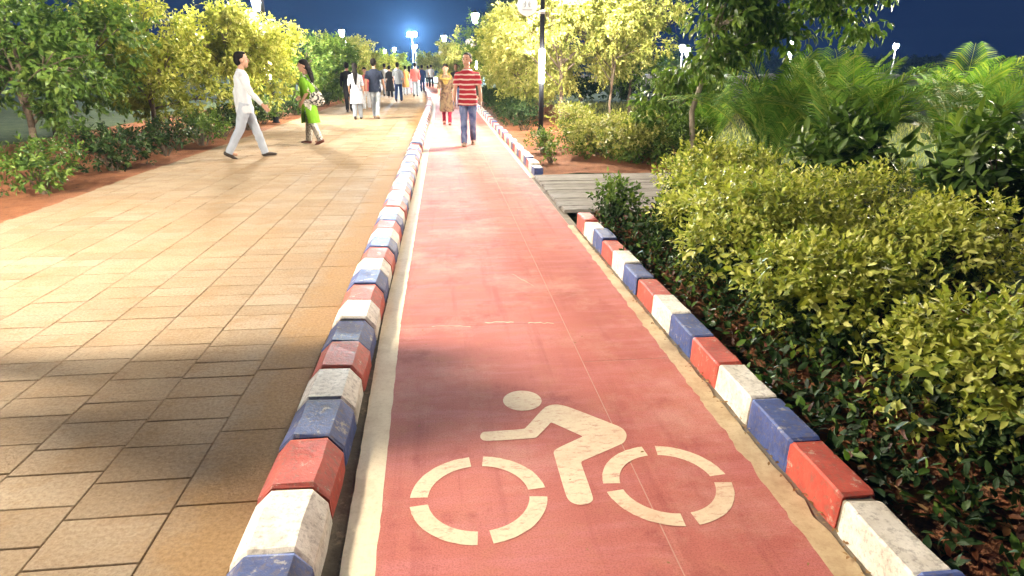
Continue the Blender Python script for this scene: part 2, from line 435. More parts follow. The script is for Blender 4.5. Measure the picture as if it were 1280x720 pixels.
# ---- painted edge lines with ragged borders
def ragged(name, edges, z, mat, amp0, amp1, y0, y1, step, parent=None):
    mb = MB(); vs = []; fs = []; y = y0; k = 0
    while y < y1:
        x0, x1 = edges(y)
        vs.append((x0 + amp0 * noise.noise((y * 9, 1, 0)) + amp0 * 0.6 * noise.noise((y * 31, 1, 5)), y, z))
        vs.append((x1 + amp1 * noise.noise((y * 9, 7, 0)) + amp1 * 0.6 * noise.noise((y * 31, 7, 5)), y, z))
        if k: fs.append((2*k-2, 2*k-1, 2*k+1, 2*k))
        k += 1; y += step * (1 if y < 12 else (3 if y < 30 else 30))
    o = mb.add(vs, fs).build(name, mat, parent)
    if not parent: o['kind'] = 'structure'
    return bend(o)
def left_line(y):
    s = max(0.0, min(1.0, (y - 1.5) / 2.2))
    return (-0.372 - 0.055 * s, -0.262 - 0.05 * s)
ragged('edge_line', left_line, 0.0013, M['stripe'], 0.004, 0.004, 0.3, YF, 0.03)
ragged('edge_line', lambda y: (1.165 + 0.035 * max(0, min(1, (y - 1.5) / 4)), 1.262 if y < 6.2 else 1.31), 0.0013, M['dust_strip'], 0.016, 0.014, 0.2, 6.15, 0.03)
ragged('edge_line', lambda y: (1.205, 1.30), 0.0013, M['stripe'], 0.01, 0.006, 9.1, YF, 0.04)

# ---- kerbs of painted blocks
CYC = ['white_block', 'red_block', 'blue_block']
def kerb_meshes(prof, length, tagname):
    """prof: closed cross-section (x, z) drawn counter-clockwise seen from -y; four jittered meshes per colour"""
    out = {}
    for c in CYC:
        lst = []
        for k in range(4):
            mb = MB(); n = len(prof); vs = []
            rows = [0.003, 0.02, length * 0.5, length - 0.02, length - 0.003]
            for ri, y in enumerate(rows):
                sh = 0.006 if ri in (0, 4) else 0.0
                for (x, z) in prof:
                    cx = sum(p[0] for p in prof) / n
                    jx, jz = random.uniform(-0.0035, 0.0035), random.uniform(-0.0035, 0.0035)
                    vs.append((x + (cx - x) * sh * 6 + jx, y, (z - sh if z > 0.02 else z) + jz))
            fs = []
            for i in range(len(rows) - 1):
                for j in range(n):
                    j2 = (j + 1) % n; fs.append((i*n+j, i*n+j2, (i+1)*n+j2, (i+1)*n+j))
            fs.append(tuple(reversed(range(n)))); fs.append(tuple((len(rows)-1)*n+j for j in range(n)))
            lst.append(mb.add(vs, fs).mesh(f'{c}_{tagname}_kerb_block', M[c]))
        out[c] = lst
    return out
PROF_L = [(-0.712, -0.03), (-0.435, -0.03), (-0.440, 0.075), (-0.492, 0.138), (-0.632, 0.142), (-0.690, 0.085)]
PROF_R = [(1.288, -0.03), (1.430, -0.03), (1.424, 0.125), (1.416, 0.134), (1.302, 0.134), (1.294, 0.126)]
def core(name, prof, y0, y1):
    mb = MB(); n = len(prof)
    cx = sum(p[0] for p in prof) / n
    vs = []; fs = []
    rows = [y0] + [q for q in range(24, 125, 2) if y0 < q < y1] + [y1]; L = len(rows) - 1
    for y in rows:
        for (x, z) in prof: vs.append((x + (cx - x) * 0.16 + bx(y), y, z - 0.018 if z > 0 else z))
    for i in range(L): fs += [(i*n + j, i*n + (j+1) % n, (i+1)*n + (j+1) % n, (i+1)*n + j) for j in range(n)]
    fs += [tuple(reversed(range(n))), tuple(L*n + j for j in range(n))]
    o = mb.add(vs, fs).build(name, M['mortar']); o['kind'] = 'structure'; return o
def lay_kerb(parent, meshes, y_start, length, count, first, step):
    for k in range(count):
        c = CYC[(first + step * k) % 3]
        y = y_start + length * k
        o = link('kerb_block', random.choice(meshes[c]), parent, (random.uniform(-0.004, 0.004) + bx(y), y, random.uniform(-0.004, 0.003)),
                 (0, random.uniform(-0.012, 0.012), random.uniform(-0.008, 0.008)))
LL, LR = 0.312, 0.342
kl = core('kerb', PROF_L, 1.59 - LL * 8, 1.59 + LL * 170)
lay_kerb(kl, kerb_meshes(PROF_L, LL, 'left'), 1.59 - LL * 8, LL, 178, (0 - 8) % 3, 1)
MR = kerb_meshes(PROF_R, LR, 'right')
# near kerb on the planting side runs up to the timber crossing
kr = core('kerb', PROF_R, 6.10 - LR * 19, 6.09)
lay_kerb(kr, MR, 6.10 - LR * 19, LR, 19, 1 - 18 * 1, 1)
kf = core('kerb', PROF_R, 9.24, 9.23 + LR * 130)
lay_kerb(kf, MR, 9.23, LR, 130, 2, 1)

# ---- tan plaza of staggered paving stones
plaza = bend(sheet('plaza', -4.6, -0.69, YN, YF, -0.0055, M['bed'], 1, 140))
slab_meshes = {}
def slab_mesh(w, d):
    key = (round(w, 2), round(d, 2))
    if key not in slab_meshes:
        slab_meshes[key] = [MB().chbox(0.0018, w - 0.0018, 0.0018, d - 0.0018, -0.02, 0.0, 0.003, jz=0.0014).mesh('paving_stone', M['slab']) for _ in range(3)]
    return random.choice(slab_meshes[key])
slabs = []
cols = [-0.725, -1.02, -1.38, -1.74, -2.10, -2.46, -2.82, -3.18, -3.54, -3.90, -4.26, -4.58]
for ci, (xa, xb) in enumerate(zip(cols[:-1], cols[1:])):
    y = 0.4 + 0.13 * ((ci * 5) % 3)
    while y < 40:
        d = random.choice([0.18, 0.21, 0.21, 0.24]) if ci else random.choice([0.42, 0.6, 0.5])
        slabs.append((xb, xa - xb, y, d)); y += d
def in_view(x, y):
    v = Vector((x, y, -CAM_H)); cy, sy = math.cos(YAW), math.sin(YAW)
    f = v.x * sy + v.y * cy; r = v.x * cy - v.y * sy
    dd = f * math.cos(PITCH) - v.z * math.sin(PITCH)
    if dd < 0.2: return None
    px = 640 + FPX * r / dd; py = 360 - FPX * (f * math.sin(PITCH) + v.z * math.cos(PITCH)) / dd
    return (dd if -40 < px < 1320 and py < 760 else None)
ranked = []
for s in slabs:
    d = in_view(s[0] + s[1] * 0.5, s[2] + s[3] * 0.5) or in_view(s[0] + s[1], s[2] + s[3])
    ranked.append((d if d else 1e6, s))
ranked.sort(key=lambda q: q[0])
rest = MB()
for k, (d, (x, w, y, dd)) in enumerate(ranked):
    if k < 300 and d < 1e5:
        link('paving_stone', slab_mesh(w, dd), plaza, (x + bx(y), y, random.uniform(-0.0012, 0.0008)), (random.uniform(-0.0025, 0.0025), random.uniform(-0.002, 0.002), random.uniform(-0.004, 0.004)))
    else: rest.chbox(x + 0.004, x + w - 0.004, y + 0.004, y + dd - 0.004, -0.02, random.uniform(-0.003, 0.002), 0.006, jz=0.002)
y = 40
while y < YF: rest.chbox(-4.58, -0.725, y, y + 0.58, -0.02, 0.0, 0.006); y += 0.6
ro = bend(rest.build('paving_stone', M['slab'], plaza)); ro['kind'] = 'stuff'
at = ro.data.attributes.new('tone', 'FLOAT', 'FACE')
nf = len(ro.data.polygons); at.data.foreach_set('value', np.repeat(RNG.random((nf + 8) // 9), 9)[:nf].astype(np.float32))

# ---- timber crossing between the two kerbs
deck = MB()
for xx in (1.42, 2.2, 3.0): deck.box(xx, xx + 0.08, 6.75, 9.08, -0.06, -0.004)
deck = deck.build('timber_crossing', M['wood'])
tag(deck, 'weathered grey timber board crossing between the two kerb ends', 'boardwalk')
yb = 6.70; k = 0
while yb < 9.05:
    wd = random.choice([0.19, 0.21, 0.235]); wd = min(wd, 9.13 - yb)
    z = random.uniform(0.030, 0.046)
    x0, x1 = 1.262 + random.uniform(-0.012, 0.015), 3.75 + random.uniform(-0.06, 0.06)
    mb = MB().chbox(-(x1 - x0) / 2, (x1 - x0) / 2, 0.007, wd - 0.007, -0.036, 0.0, 0.006, jz=0.005)
    mb.build('board', M['wood'], deck, loc=((x0 + x1) / 2, yb, z), rot=(random.uniform(-0.012, 0.012), 0, random.uniform(-0.004, 0.004)))
    yb += wd

# ---- bicycle symbol painted on the track
sym = empty('bicycle_symbol', (0.45, 1.95, 0.0))
tag(sym, 'cream painted cyclist symbol on the red track in the foreground', 'road marking')
SZ = 0.0013
def flat(name, pts, parent=sym):
    bm = bmesh.new()
    vs = [bm.verts.new((x - 0.45, y - 1.95, SZ)) for x, y in pts]
    f = bm.faces.new(vs)
    if f.normal.z < 0: f.normal_flip()
    bmesh.ops.triangulate(bm, faces=bm.faces[:])
    me = bpy.data.meshes.new(name); bm.to_mesh(me); bm.free()
    me.materials.append(M['symbol'])
    return link(name, me, parent)
def arc(c, r0, r1, a0, a1):
    pts = []
    n = 18
    for i in range(n + 1):
        a = R(a0 + (a1 - a0) * i / n); pts.append((c[0] + r1 * math.cos(a) + random.uniform(-.001, .001), c[1] + r1 * math.sin(a) + random.uniform(-.001, .001)))
    for i in range(n, -1, -1):
        a = R(a0 + (a1 - a0) * i / n); pts.append((c[0] + r0 * math.cos(a), c[1] + r0 * math.sin(a)))
    return pts
for c, r1 in (((0.08, 1.96), 0.254), ((0.802, 1.97), 0.246)):
    for a0, a1 in ((6, 83), (96, 176), (188, 266), (278, 354)):
        flat('wheel_arc', arc(c, r1 - 0.066, r1, a0, a1))
def chaikin(p, it=2):
    for _ in range(it):
        q = []
        for i in range(len(p)):
            a, b = p[i], p[(i + 1) % len(p)]
            q += [(a[0]*.75 + b[0]*.25, a[1]*.75 + b[1]*.25), (a[0]*.25 + b[0]*.75, a[1]*.25 + b[1]*.75)]
        p = q
    return p
def za(x, y): return on_ground(500 + x / 3.132, 470 + y / 3.13)
def zb(x, y): return on_ground(660 + x / 3.6, 480 + y / 3.6)
body_pts = [za(312, 236), za(322, 220), za(345, 218), za(480, 209), za(492, 205), za(556, 132), za(578, 117), za(605, 112), zb(150, 95), zb(195, 108),
            zb(375, 178), zb(425, 198), zb(447, 228), zb(436, 262), zb(410, 276), zb(250, 345), zb(238, 352), zb(244, 372), zb(290, 500), zb(294, 528), zb(262, 544),
            zb(215, 544), zb(182, 526), zb(166, 490), zb(120, 330), zb(114, 308), zb(126, 292), zb(236, 242), zb(246, 237), zb(236, 232), zb(112, 176), zb(102, 174), zb(96, 182), zb(44, 236),
            za(533, 242), za(520, 244), za(345, 256), za(320, 252)]
flat('rider_body', chaikin(body_pts, 2))
hc = za(479, 97); hl = za(403, 97); ht = za(479, 58); hb = za(479, 137)
flat('rider_head', [(hc[0] + abs(hl[0] - hc[0]) * math.cos(a), (ht[1] + hb[1]) / 2 + (ht[1] - hb[1]) / 2 * math.sin(a)) for a in [2 * PI * i / 32 for i in range(32)]])

# ================================================================ lamp posts
def build_lamp():
    """one lamp post, origin at its foot"""
    t = empty('lamp_post')
    MB().lathe([(0.115, 0.0), (0.115, 0.02), (0.085, 0.03), (0.085, 0.16), (0.062, 0.20)], 16).build('base', M['dark_metal'], t, True)
    MB().lathe([(0.058, 0.19), (0.056, 1.19)], 16).build('pole', M['dark_metal'], t, True)
    MB().lathe([(0.061, 1.19), (0.061, 1.89)], 16).build('light_column', M['column'], t, True)
    MB().lathe([(0.056, 1.89), (0.050, 3.0), (0.042, 3.75)], 16).build('pole', M['dark_metal'], t, True)
    br = MB().lathe([(0.062, 2.62), (0.062, 2.70)], 16)
    br.tube([(-0.03, 0, 2.66), (-0.34, 0, 2.66)], 0.014, 8)
    sb = br.build('sign_bracket', M['grey_metal'], t, True)
    # lantern: flared crown over a tapering glass bowl
    MB().lathe([(0.075, 3.72), (0.10, 3.76), (0.045, 3.80)], 16).build('lantern_collar', M['dark_metal'], t, True)
    MB().lathe([(0.085, 3.79), (0.12, 3.86), (0.185, 4.16), (0.195, 4.24), (0.19, 4.27)], 12).build('lantern_glass', M['lantern'], t, True)
    cap = MB().lathe([(0.255, 4.265), (0.26, 4.285), (0.20, 4.33), (0.10, 4.39), (0.035, 4.42), (0.03, 4.47), (0.0, 4.49)], 16).build('lantern_cap', M['dark_metal'], t, True)
    for a in range(4):
        an = PI / 4 + a * PI / 2
        MB().tube([(0.09 * math.cos(an), 0.09 * math.sin(an), 3.78), (0.205 * math.cos(an), 0.205 * math.sin(an), 4.2), (0.245 * math.cos(an), 0.245 * math.sin(an), 4.28)], 0.008, 5).build('lantern_rib', M['dark_metal'], t)
    # round pale sign with a grey emblem, facing down the track
    sg = MB(); n = 32; cx, cz, r = -0.34, 2.80, 0.225
    ring = [(cx + r * math.cos(2*PI*i/n), cz + r * math.sin(2*PI*i/n)) for i in range(n)]
    vs = [(x, -0.030, z) for x, z in ring] + [(x, -0.014, z) for x, z in ring]
    fs = [tuple(range(n)), tuple(reversed(range(n, 2*n)))] + [(i, n + i, n + (i+1) % n, (i+1) % n) for i in range(n)]
    so = sg.add(vs, fs).build('sign', M['sign_white'], t)
    em = MB()
    for s in (-1, 1):
        pts = []
        for i in range(9):
            a = R(-60 + 15 * i)
            pts.append((cx + s * (0.095 - 0.065 * math.cos(a)), -0.034, cz + 0.02 + 0.07 * math.sin(a)))
        em.tube(pts, 0.007, 5)
        em.tube([(cx + s * 0.05, -0.034, cz + 0.02), (cx + s * 0.085, -0.034, cz + 0.02)], 0.006, 5)
    em.box(cx - 0.11, cx + 0.11, -0.034, -0.031, cz - 0.105, cz - 0.093)
    em.build('sign_emblem', M['sign_ink'], so)
    return t
def copy_tree(o, parent=None):
    c = o.copy(); COL.objects.link(c); c.parent = parent
    for ch in o.children: copy_tree(ch, c)
    return c
lamp0 = build_lamp(); lamp_used = [False]
def lamp(x, y, label, sx=1):
    o = lamp0 if not lamp_used[0] else copy_tree(lamp0)
    lamp_used[0] = True
    o.location = (x, y, 0.0)
    if sx < 0: o.rotation_euler = (0, 0, R(0))
    tag(o, label, 'lamp post', 'lamp posts along the promenade'); return o
lamp(2.23, 14.96, 'dark lamp post with glowing column and round sign, nearest beside the red track')
lamp(1.85, 37.0, 'lamp post behind the striped shirt man, second along the right side')
lamp(0.25, 62.0, 'lamp post above the woman in yellow scarf, third along the right side')
lamp(-4.85, 19.5, 'lamp post half hidden in the large glowing yellow tree')
lamp(11.3, 10.4, 'unseen lamp post added at the right to brighten the palms')  # out of view, added only to light the palms and garden
lamp(-7.7, 30.0, 'lamp post above the big yellow tree on the left')
lamp(-7.7, 54.0, 'lamp post above the left trees, tallest of the left row in view')
lamp(-5.2, 4.3, 'lamp post hidden left of the plaza near the photographer')
lamp(-6.9, 100.0, 'small distant lamp post in the gap above the crowd, right of two')
lamp(-9.3, 112.0, 'small distant lamp post in the gap above the crowd, left of two')
# ================================================================ vegetation
LEAF_T = np.array([(0, 0, 0), (-0.40, 0.26, 0.11), (0, 0.28, 0.02), (0.40, 0.26, 0.11), (-0.43, 0.62, 0.10), (0, 0.64, 0.0), (0.43, 0.62, 0.10), (0, 1.0, -0.14)], dtype=np.float64)
LEAF_F = np.array([(0, 2, 1), (0, 3, 2), (1, 2, 5), (1, 5, 4), (2, 3, 6), (2, 6, 5), (4, 5, 7), (5, 6, 7)])
def unit(a): return a / np.maximum(np.linalg.norm(a, axis=-1, keepdims=True), 1e-9)
def leaves_from_shoots(P, D, nleaf, slen, llen, spread=1.0, droop=0.2, rng=RNG):
    """spiral of leaves along short shoots; returns positions, axes, normals, lengths"""
    D = unit(D); ref = np.where(np.abs(D[:, 2:3]) < 0.9, np.array([[0, 0, 1.0]]), np.array([[1.0, 0, 0]]))
    A = unit(np.cross(D, ref)); B = np.cross(D, A)
    ph = rng.random((len(P), 1)) * 6.28
    out = []
    for k in range(nleaf):
        t = (k + 0.5) / nleaf
        an = ph + k * 2.4 + rng.normal(0, 0.25, (len(P), 1))
        rad = A * np.cos(an) + B * np.sin(an)
        pos = P + D * (t * slen) + rng.normal(0, slen * 0.08, P.shape)
        d = unit(rad * spread * (1.15 - 0.6 * t) + D * (0.25 + 0.8 * t) + np.array([0, 0, -droop]) + rng.normal(0, 0.15, P.shape))
        n = unit(D + rng.normal(0, 0.25, P.shape)); n = unit(n - d * np.sum(n * d, 1, keepdims=True))
        out.append((pos, d, n, llen * rng.uniform(0.65, 1.15, (len(P), 1)) * (1.0 - 0.35 * t)))
    return [np.concatenate([o[i] for o in out]) for i in range(4)]
def leaf_mesh(name, L, mat, width=0.42, tone=None, rng=RNG, mats=None, mi=None):
    pos, d, n, ln = L; N = len(pos); s = np.cross(d, n)
    V = (pos[:, None, :] + s[:, None, :] * (LEAF_T[None, :, 0:1] * (ln * width)[:, None, :])
         + d[:, None, :] * (LEAF_T[None, :, 1:2] * ln[:, None, :]) + n[:, None, :] * (LEAF_T[None, :, 2:3] * ln[:, None, :] * 0.6))
    V = V.reshape(-1, 3).astype(np.float32)
    F = (LEAF_F[None] + (np.arange(N) * 8)[:, None, None]).reshape(-1, 3).astype(np.int32)
    me = bpy.data.meshes.new(name)
    me.vertices.add(len(V)); me.vertices.foreach_set('co', V.ravel())
    me.loops.add(F.size); me.loops.foreach_set('vertex_index', F.ravel())
    me.polygons.add(len(F)); me.polygons.foreach_set('loop_start', (np.arange(len(F)) * 3).astype(np.int32))
    me.update(calc_edges=True)
    if tone is None: tone = rng.normal(0.5, 0.2, N)
    a = me.attributes.new('tone', 'FLOAT', 'FACE'); a.data.foreach_set('value', np.repeat(np.clip(tone, 0, 1), 8).astype(np.float32))
    for m in (mats or [mat]): me.materials.append(m)
    if mi is not None: me.polygons.foreach_set('material_index', np.repeat(mi, 8).astype(np.int32))
    me.polygons.foreach_set('use_smooth', np.ones(len(F), dtype=bool))
    me.validate(); me.update()
    return me

# single leaf meshes used for the leaves of the nearest shrubs
def single_leaf(mat, tone):
    L = [np.zeros((1, 3)), np.array([[0, 1.0, 0]]), np.array([[0, 0, 1.0]]), np.ones((1, 1))]
    return leaf_mesh('leaf', L, mat, 0.44, np.array([tone]))
def place_leaves(parent, L, idx, meshes):
    pos, d, n, ln = L
    for i in idx:
        s = np.cross(d[i], n[i])
        o = link('leaf', random.choice(meshes), parent)
        l = float(ln[i][0])
        o.matrix_local = Matrix(((s[0]*l, d[i][0]*l, n[i][0]*l, pos[i][0]), (s[1]*l, d[i][1]*l, n[i][1]*l, pos[i][1]), (s[2]*l, d[i][2]*l, n[i][2]*l, pos[i][2]), (0, 0, 0, 1)))

def shrub(name, label, cat, loc, r, h, mat, nshoot, leaf=0.085, nleaf=8, slen=0.13, group=None, leaf_objs=0, lobes=7, low=0.12, inner=None, seed=1, width=0.45, stemcol='bark'):
    rng = np.random.default_rng(seed)
    t = empty(name, loc); tag(t, label, cat, group)
    # uneven dome of lobes
    C = []
    for k in range(lobes):
        a = 2 * PI * k / max(1, lobes - 1) + rng.uniform(-0.4, 0.4); q = 0.0 if k == 0 else rng.uniform(0.35, 0.62)
        C.append((r * q * math.cos(a), r * q * math.sin(a), h * rng.uniform(0.34, 0.72) if k else h * 0.60, r * rng.uniform(0.34, 0.60)))
    C = np.array(C)
    w = rng.integers(0, lobes, nshoot); u = unit(rng.normal(0, 1, (nshoot, 3)) + np.array([0, 0, 0.35]))
    rr = C[w, 3:4] * (rng.uniform(0.70, 1.02, (nshoot, 1)) + 0.22 * (rng.random((nshoot, 1)) > 0.9))
    P = C[w, :3] + u * rr * np.array([1, 1, 0.72])
    P[:, 2] = np.maximum(P[:, 2], low * rng.uniform(0.5, 1.6, nshoot))
    D = unit(u + np.array([0, 0, 0.55]) + rng.normal(0, 0.22, P.shape))
    L = leaves_from_shoots(P, D, nleaf, slen, leaf, 1.0, 0.12, rng)
    tone = rng.normal(0.5, 0.2, len(L[0])) + np.tile(rng.normal(0, 0.17, nshoot), nleaf)
    L[3] *= np.tile(rng.uniform(0.6, 1.3, nshoot), nleaf)[:, None]
    keep = np.ones(len(L[0]), bool)
    if leaf_objs:
        camv = np.array([0 - loc[0], 0 - loc[1], CAM_H])
        dist = np.linalg.norm(L[0] - camv, axis=1) - 0.6 * np.sum(L[2] * unit(camv[None])[0], 1) - 0.25 * L[0][:, 2]
        idx = np.argsort(dist)[:leaf_objs * 3][::3]
        keep[idx] = False
        place_leaves(t, L, idx, [single_leaf(mat, q) for q in (0.35, 0.5, 0.6, 0.75)])
    me = leaf_mesh('foliage', [x[keep] for x in L], mat, width, tone[keep], rng)
    link('foliage', me, t)['kind'] = 'stuff'
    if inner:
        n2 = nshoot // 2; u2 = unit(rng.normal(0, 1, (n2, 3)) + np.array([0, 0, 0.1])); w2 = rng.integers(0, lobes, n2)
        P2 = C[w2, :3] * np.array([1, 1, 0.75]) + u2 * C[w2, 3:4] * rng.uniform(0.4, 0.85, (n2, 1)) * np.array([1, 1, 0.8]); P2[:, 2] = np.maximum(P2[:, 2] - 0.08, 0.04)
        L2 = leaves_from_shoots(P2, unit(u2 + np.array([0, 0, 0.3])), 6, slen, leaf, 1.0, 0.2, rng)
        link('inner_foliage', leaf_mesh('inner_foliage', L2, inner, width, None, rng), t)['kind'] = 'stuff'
    st = MB()
    for k in range(min(lobes * 2, 14)):
        c = C[k % lobes]; b = (rng.uniform(-0.1, 0.1) * r, rng.uniform(-0.1, 0.1) * r, -0.05)
        e = (c[0] + rng.uniform(-.3, .3) * c[3], c[1] + rng.uniform(-.3, .3) * c[3], c[2] + 0.3 * c[3])
        m_ = ((b[0] + e[0]) / 2 + rng.uniform(-.05, .05), (b[1] + e[1]) / 2 + rng.uniform(-.05, .05), e[2] * 0.5)
        st.tube([b, m_, e], [0.014, 0.009, 0.004], 5)
    st.build('stems', M[stemcol], t)
    return t

def tree(name, label, loc, lobes, trunk_r, mat, nshoot, leaf=0.11, nleaf=7, slen=0.2, droop=0.3, seed=1, group=None, bark='bark', width=0.45, fork=0.45, bendx=0.0, cat='tree', hollow=0.35, leaf_objs=0, down=0.0, rpow=2.0):
    """lobes: (x, y, z, r) crown masses relative to the foot"""
    rng = np.random.default_rng(seed)
    t = empty(name, loc); tag(t, label, cat, group)
    C = np.array(lobes, dtype=float); nl = len(C)
    topz = C[:, 2].max(); fz = max(0.25, C[:, 2].min() * fork + 0.1)
    tr = MB(); cx, cy = C[:, 0].mean() * 0.3 + bendx, C[:, 1].mean() * 0.3
    k1 = [(0, 0, -0.06), (bendx * 0.35 + 0.02, 0.01, fz * 0.35), (bendx * 0.2 - 0.02, 0.0, fz * 0.7), (bendx, 0, fz)]
    tr.tube(k1, [trunk_r * 1.25, trunk_r, trunk_r * 0.92, trunk_r * 0.85], 9)
    lead = (cx, cy, topz * 0.9)
    tr.tube([k1[-1], ((k1[-1][0] + lead[0]) / 2 + rng.uniform(-.08, .08), (k1[-1][1] + lead[1]) / 2 + rng.uniform(-.08, .08), (fz + topz * 0.9) / 2), lead], [trunk_r * 0.85, trunk_r * 0.55, trunk_r * 0.15], 7)
    tr.build('trunk', M[bark], t, True)
    lb = MB()
    w = rng.choice(nl, nshoot, p=(C[:, 3] ** rpow) / (C[:, 3] ** rpow).sum())
    u = unit(rng.normal(0, 1, (nshoot, 3)) + np.array([0, 0, 0.15]))
    # sub clumps inside every lobe leave gaps between them
    K = 9
    cl = unit(rng.normal(0, 1, (nl, K, 3))) * (C[:, None, 3:4] * rng.uniform(hollow, 0.95, (nl, K, 1)))
    kc = rng.integers(0, K, nshoot)
    P = C[w, :3] + cl[w, kc] + u * (C[w, 3:4] * rng.uniform(0.05, 0.42, (nshoot, 1)))
    P[:, 2] = np.maximum(P[:, 2], 0.15)
    out = unit(P - C[w, :3])
    D = unit(out * 0.8 + u * 0.4 + np.array([0, 0, 0.25 - down]) + rng.normal(0, 0.25, P.shape))
    L = leaves_from_shoots(P, D, nleaf, slen, leaf, 0.9, droop, rng)
    tone = rng.normal(0.5, 0.18, len(L[0])) + np.tile(rng.normal(0, 0.12, nshoot), nleaf)
    keep = np.ones(len(L[0]), bool)
    if leaf_objs:
        camv = np.array([-loc[0], -loc[1], CAM_H - loc[2]])
        idx = np.argsort(np.linalg.norm(L[0] - camv, axis=1))[:leaf_objs * 2][::2]; keep[idx] = False
        place_leaves(t, L, idx, [single_leaf(mat, q) for q in (0.35, 0.5, 0.6, 0.75)])
    link('crown', leaf_mesh('crown', [x[keep] for x in L], mat, width, tone[keep], rng), t)['kind'] = 'stuff'
    for i in range(nl):
        a = Vector(k1[-1]).lerp(Vector(lead), rng.uniform(0.0, 0.55)); b = Vector(C[i, :3])
        mid = a.lerp(b, 0.5) + Vector((rng.uniform(-.08, .08), rng.uniform(-.08, .08), rng.uniform(0.0, 0.12)))
        lb.tube([a, mid, b], [trunk_r * 0.45, trunk_r * 0.3, trunk_r * 0.12], 6)
        for k in range(K):
            e = Vector(C[i, :3] + cl[i, k] * 1.1); lb.tube([mid.lerp(b, 0.6), (b + e) / 2 + Vector((0, 0, 0.04)), e], [trunk_r * 0.18, trunk_r * 0.12, 0.004], 4)
    lb.build('limbs', M[bark], t, True)
    return t
def blob(n, cx, cy, cz, sx, sy, sz, r, seed):
    q = np.random.default_rng(seed)
    return [(cx + sx * q.uniform(-1, 1), cy + sy * q.uniform(-1, 1), cz + sz * q.uniform(-1, 1), r * q.uniform(0.7, 1.2)) for _ in range(n)]

# ---- near hedge right of the track
HG = 'yellow green shrubs of the near hedge'
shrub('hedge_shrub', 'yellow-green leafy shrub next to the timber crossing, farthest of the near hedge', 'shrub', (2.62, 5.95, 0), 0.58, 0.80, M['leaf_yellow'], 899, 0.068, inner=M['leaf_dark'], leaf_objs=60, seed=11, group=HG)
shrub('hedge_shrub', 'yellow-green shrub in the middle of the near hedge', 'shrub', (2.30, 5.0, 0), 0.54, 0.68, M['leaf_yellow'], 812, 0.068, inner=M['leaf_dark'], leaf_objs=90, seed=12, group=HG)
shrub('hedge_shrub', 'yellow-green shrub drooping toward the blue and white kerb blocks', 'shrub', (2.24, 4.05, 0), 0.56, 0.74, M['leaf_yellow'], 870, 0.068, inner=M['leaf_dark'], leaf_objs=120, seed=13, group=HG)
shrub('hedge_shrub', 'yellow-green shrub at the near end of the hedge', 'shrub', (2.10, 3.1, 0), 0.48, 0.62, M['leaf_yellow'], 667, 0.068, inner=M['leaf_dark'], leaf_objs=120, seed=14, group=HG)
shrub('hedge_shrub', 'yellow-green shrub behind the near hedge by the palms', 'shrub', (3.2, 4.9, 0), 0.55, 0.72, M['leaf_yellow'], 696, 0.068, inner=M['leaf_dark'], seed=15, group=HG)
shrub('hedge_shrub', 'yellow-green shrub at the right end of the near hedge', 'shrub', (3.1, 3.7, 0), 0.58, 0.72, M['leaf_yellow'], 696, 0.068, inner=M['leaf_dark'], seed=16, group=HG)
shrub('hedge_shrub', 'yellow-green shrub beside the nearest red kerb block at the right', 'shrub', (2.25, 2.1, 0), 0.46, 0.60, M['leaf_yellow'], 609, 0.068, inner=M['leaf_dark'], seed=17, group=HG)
shrub('small_shrub', 'small dark green shrub in front of the timber crossing', 'shrub', (1.70, 6.10, 0), 0.22, 0.46, M['leaf_green'], 85, 0.075, inner=M['leaf_dark'], seed=21, lobes=6)
shrub('small_shrub', 'low dark shrub filling the space under the near hedge', 'shrub', (2.0, 5.2, 0), 0.34, 0.34, M['leaf_dark'], 150, 0.085, seed=22, lobes=6)

# ---- mixed seedlings between kerb and hedge, dark leaves standing in for hedge shade
def ground_cover():
    rng = np.random.default_rng(31); Ls = []; mi = []; tones = []
    for n, m, h, leaf, nl in ((950, 0, 0.20, 0.08, 7), (330, 1, 0.12, 0.075, 6), (210, 2, 0.19, 0.075, 7)):
        x = 1.47 + rng.random(n) ** 1.1 * (1.5 if m != 1 else 1.1); y = rng.uniform(1.2, 6.3, n)
        P = np.stack([x, y, np.full(n, 0.01)], 1); D = unit(np.array([0, 0, 1.0]) + rng.normal(0, 0.3, P.shape))
        hs = h * rng.uniform(0.5, 1.5, (n, 1)); 
        L = leaves_from_shoots(P, D, nl, h, leaf, 1.1, 0.05, rng)
        L[0][:, 2] = np.clip(L[0][:, 2] * np.tile(hs[:, 0] / h, nl), 0.012, None)
        Ls.append(L); mi.append(np.full(len(L[0]), m)); tones.append(rng.normal(0.45, 0.2, len(L[0])))
    L = [np.concatenate([q[i] for q in Ls]) for i in range(4)]
    # keep leaf tips above the soil
    tip = L[0][:, 2] + L[1][:, 2] * L[3][:, 0]; L[0][:, 2] += np.maximum(0.01 - tip, 0)
    me = leaf_mesh('ground_cover', L, None, 0.46, np.concatenate(tones), rng, [M['leaf_dark'], M['leaf_red'], M['leaf_green']], np.concatenate(mi))
    return tag(link('ground_cover', me), 'dark mixed seedlings covering the soil between kerb and hedge', 'ground cover', kind='stuff')
ground_cover()
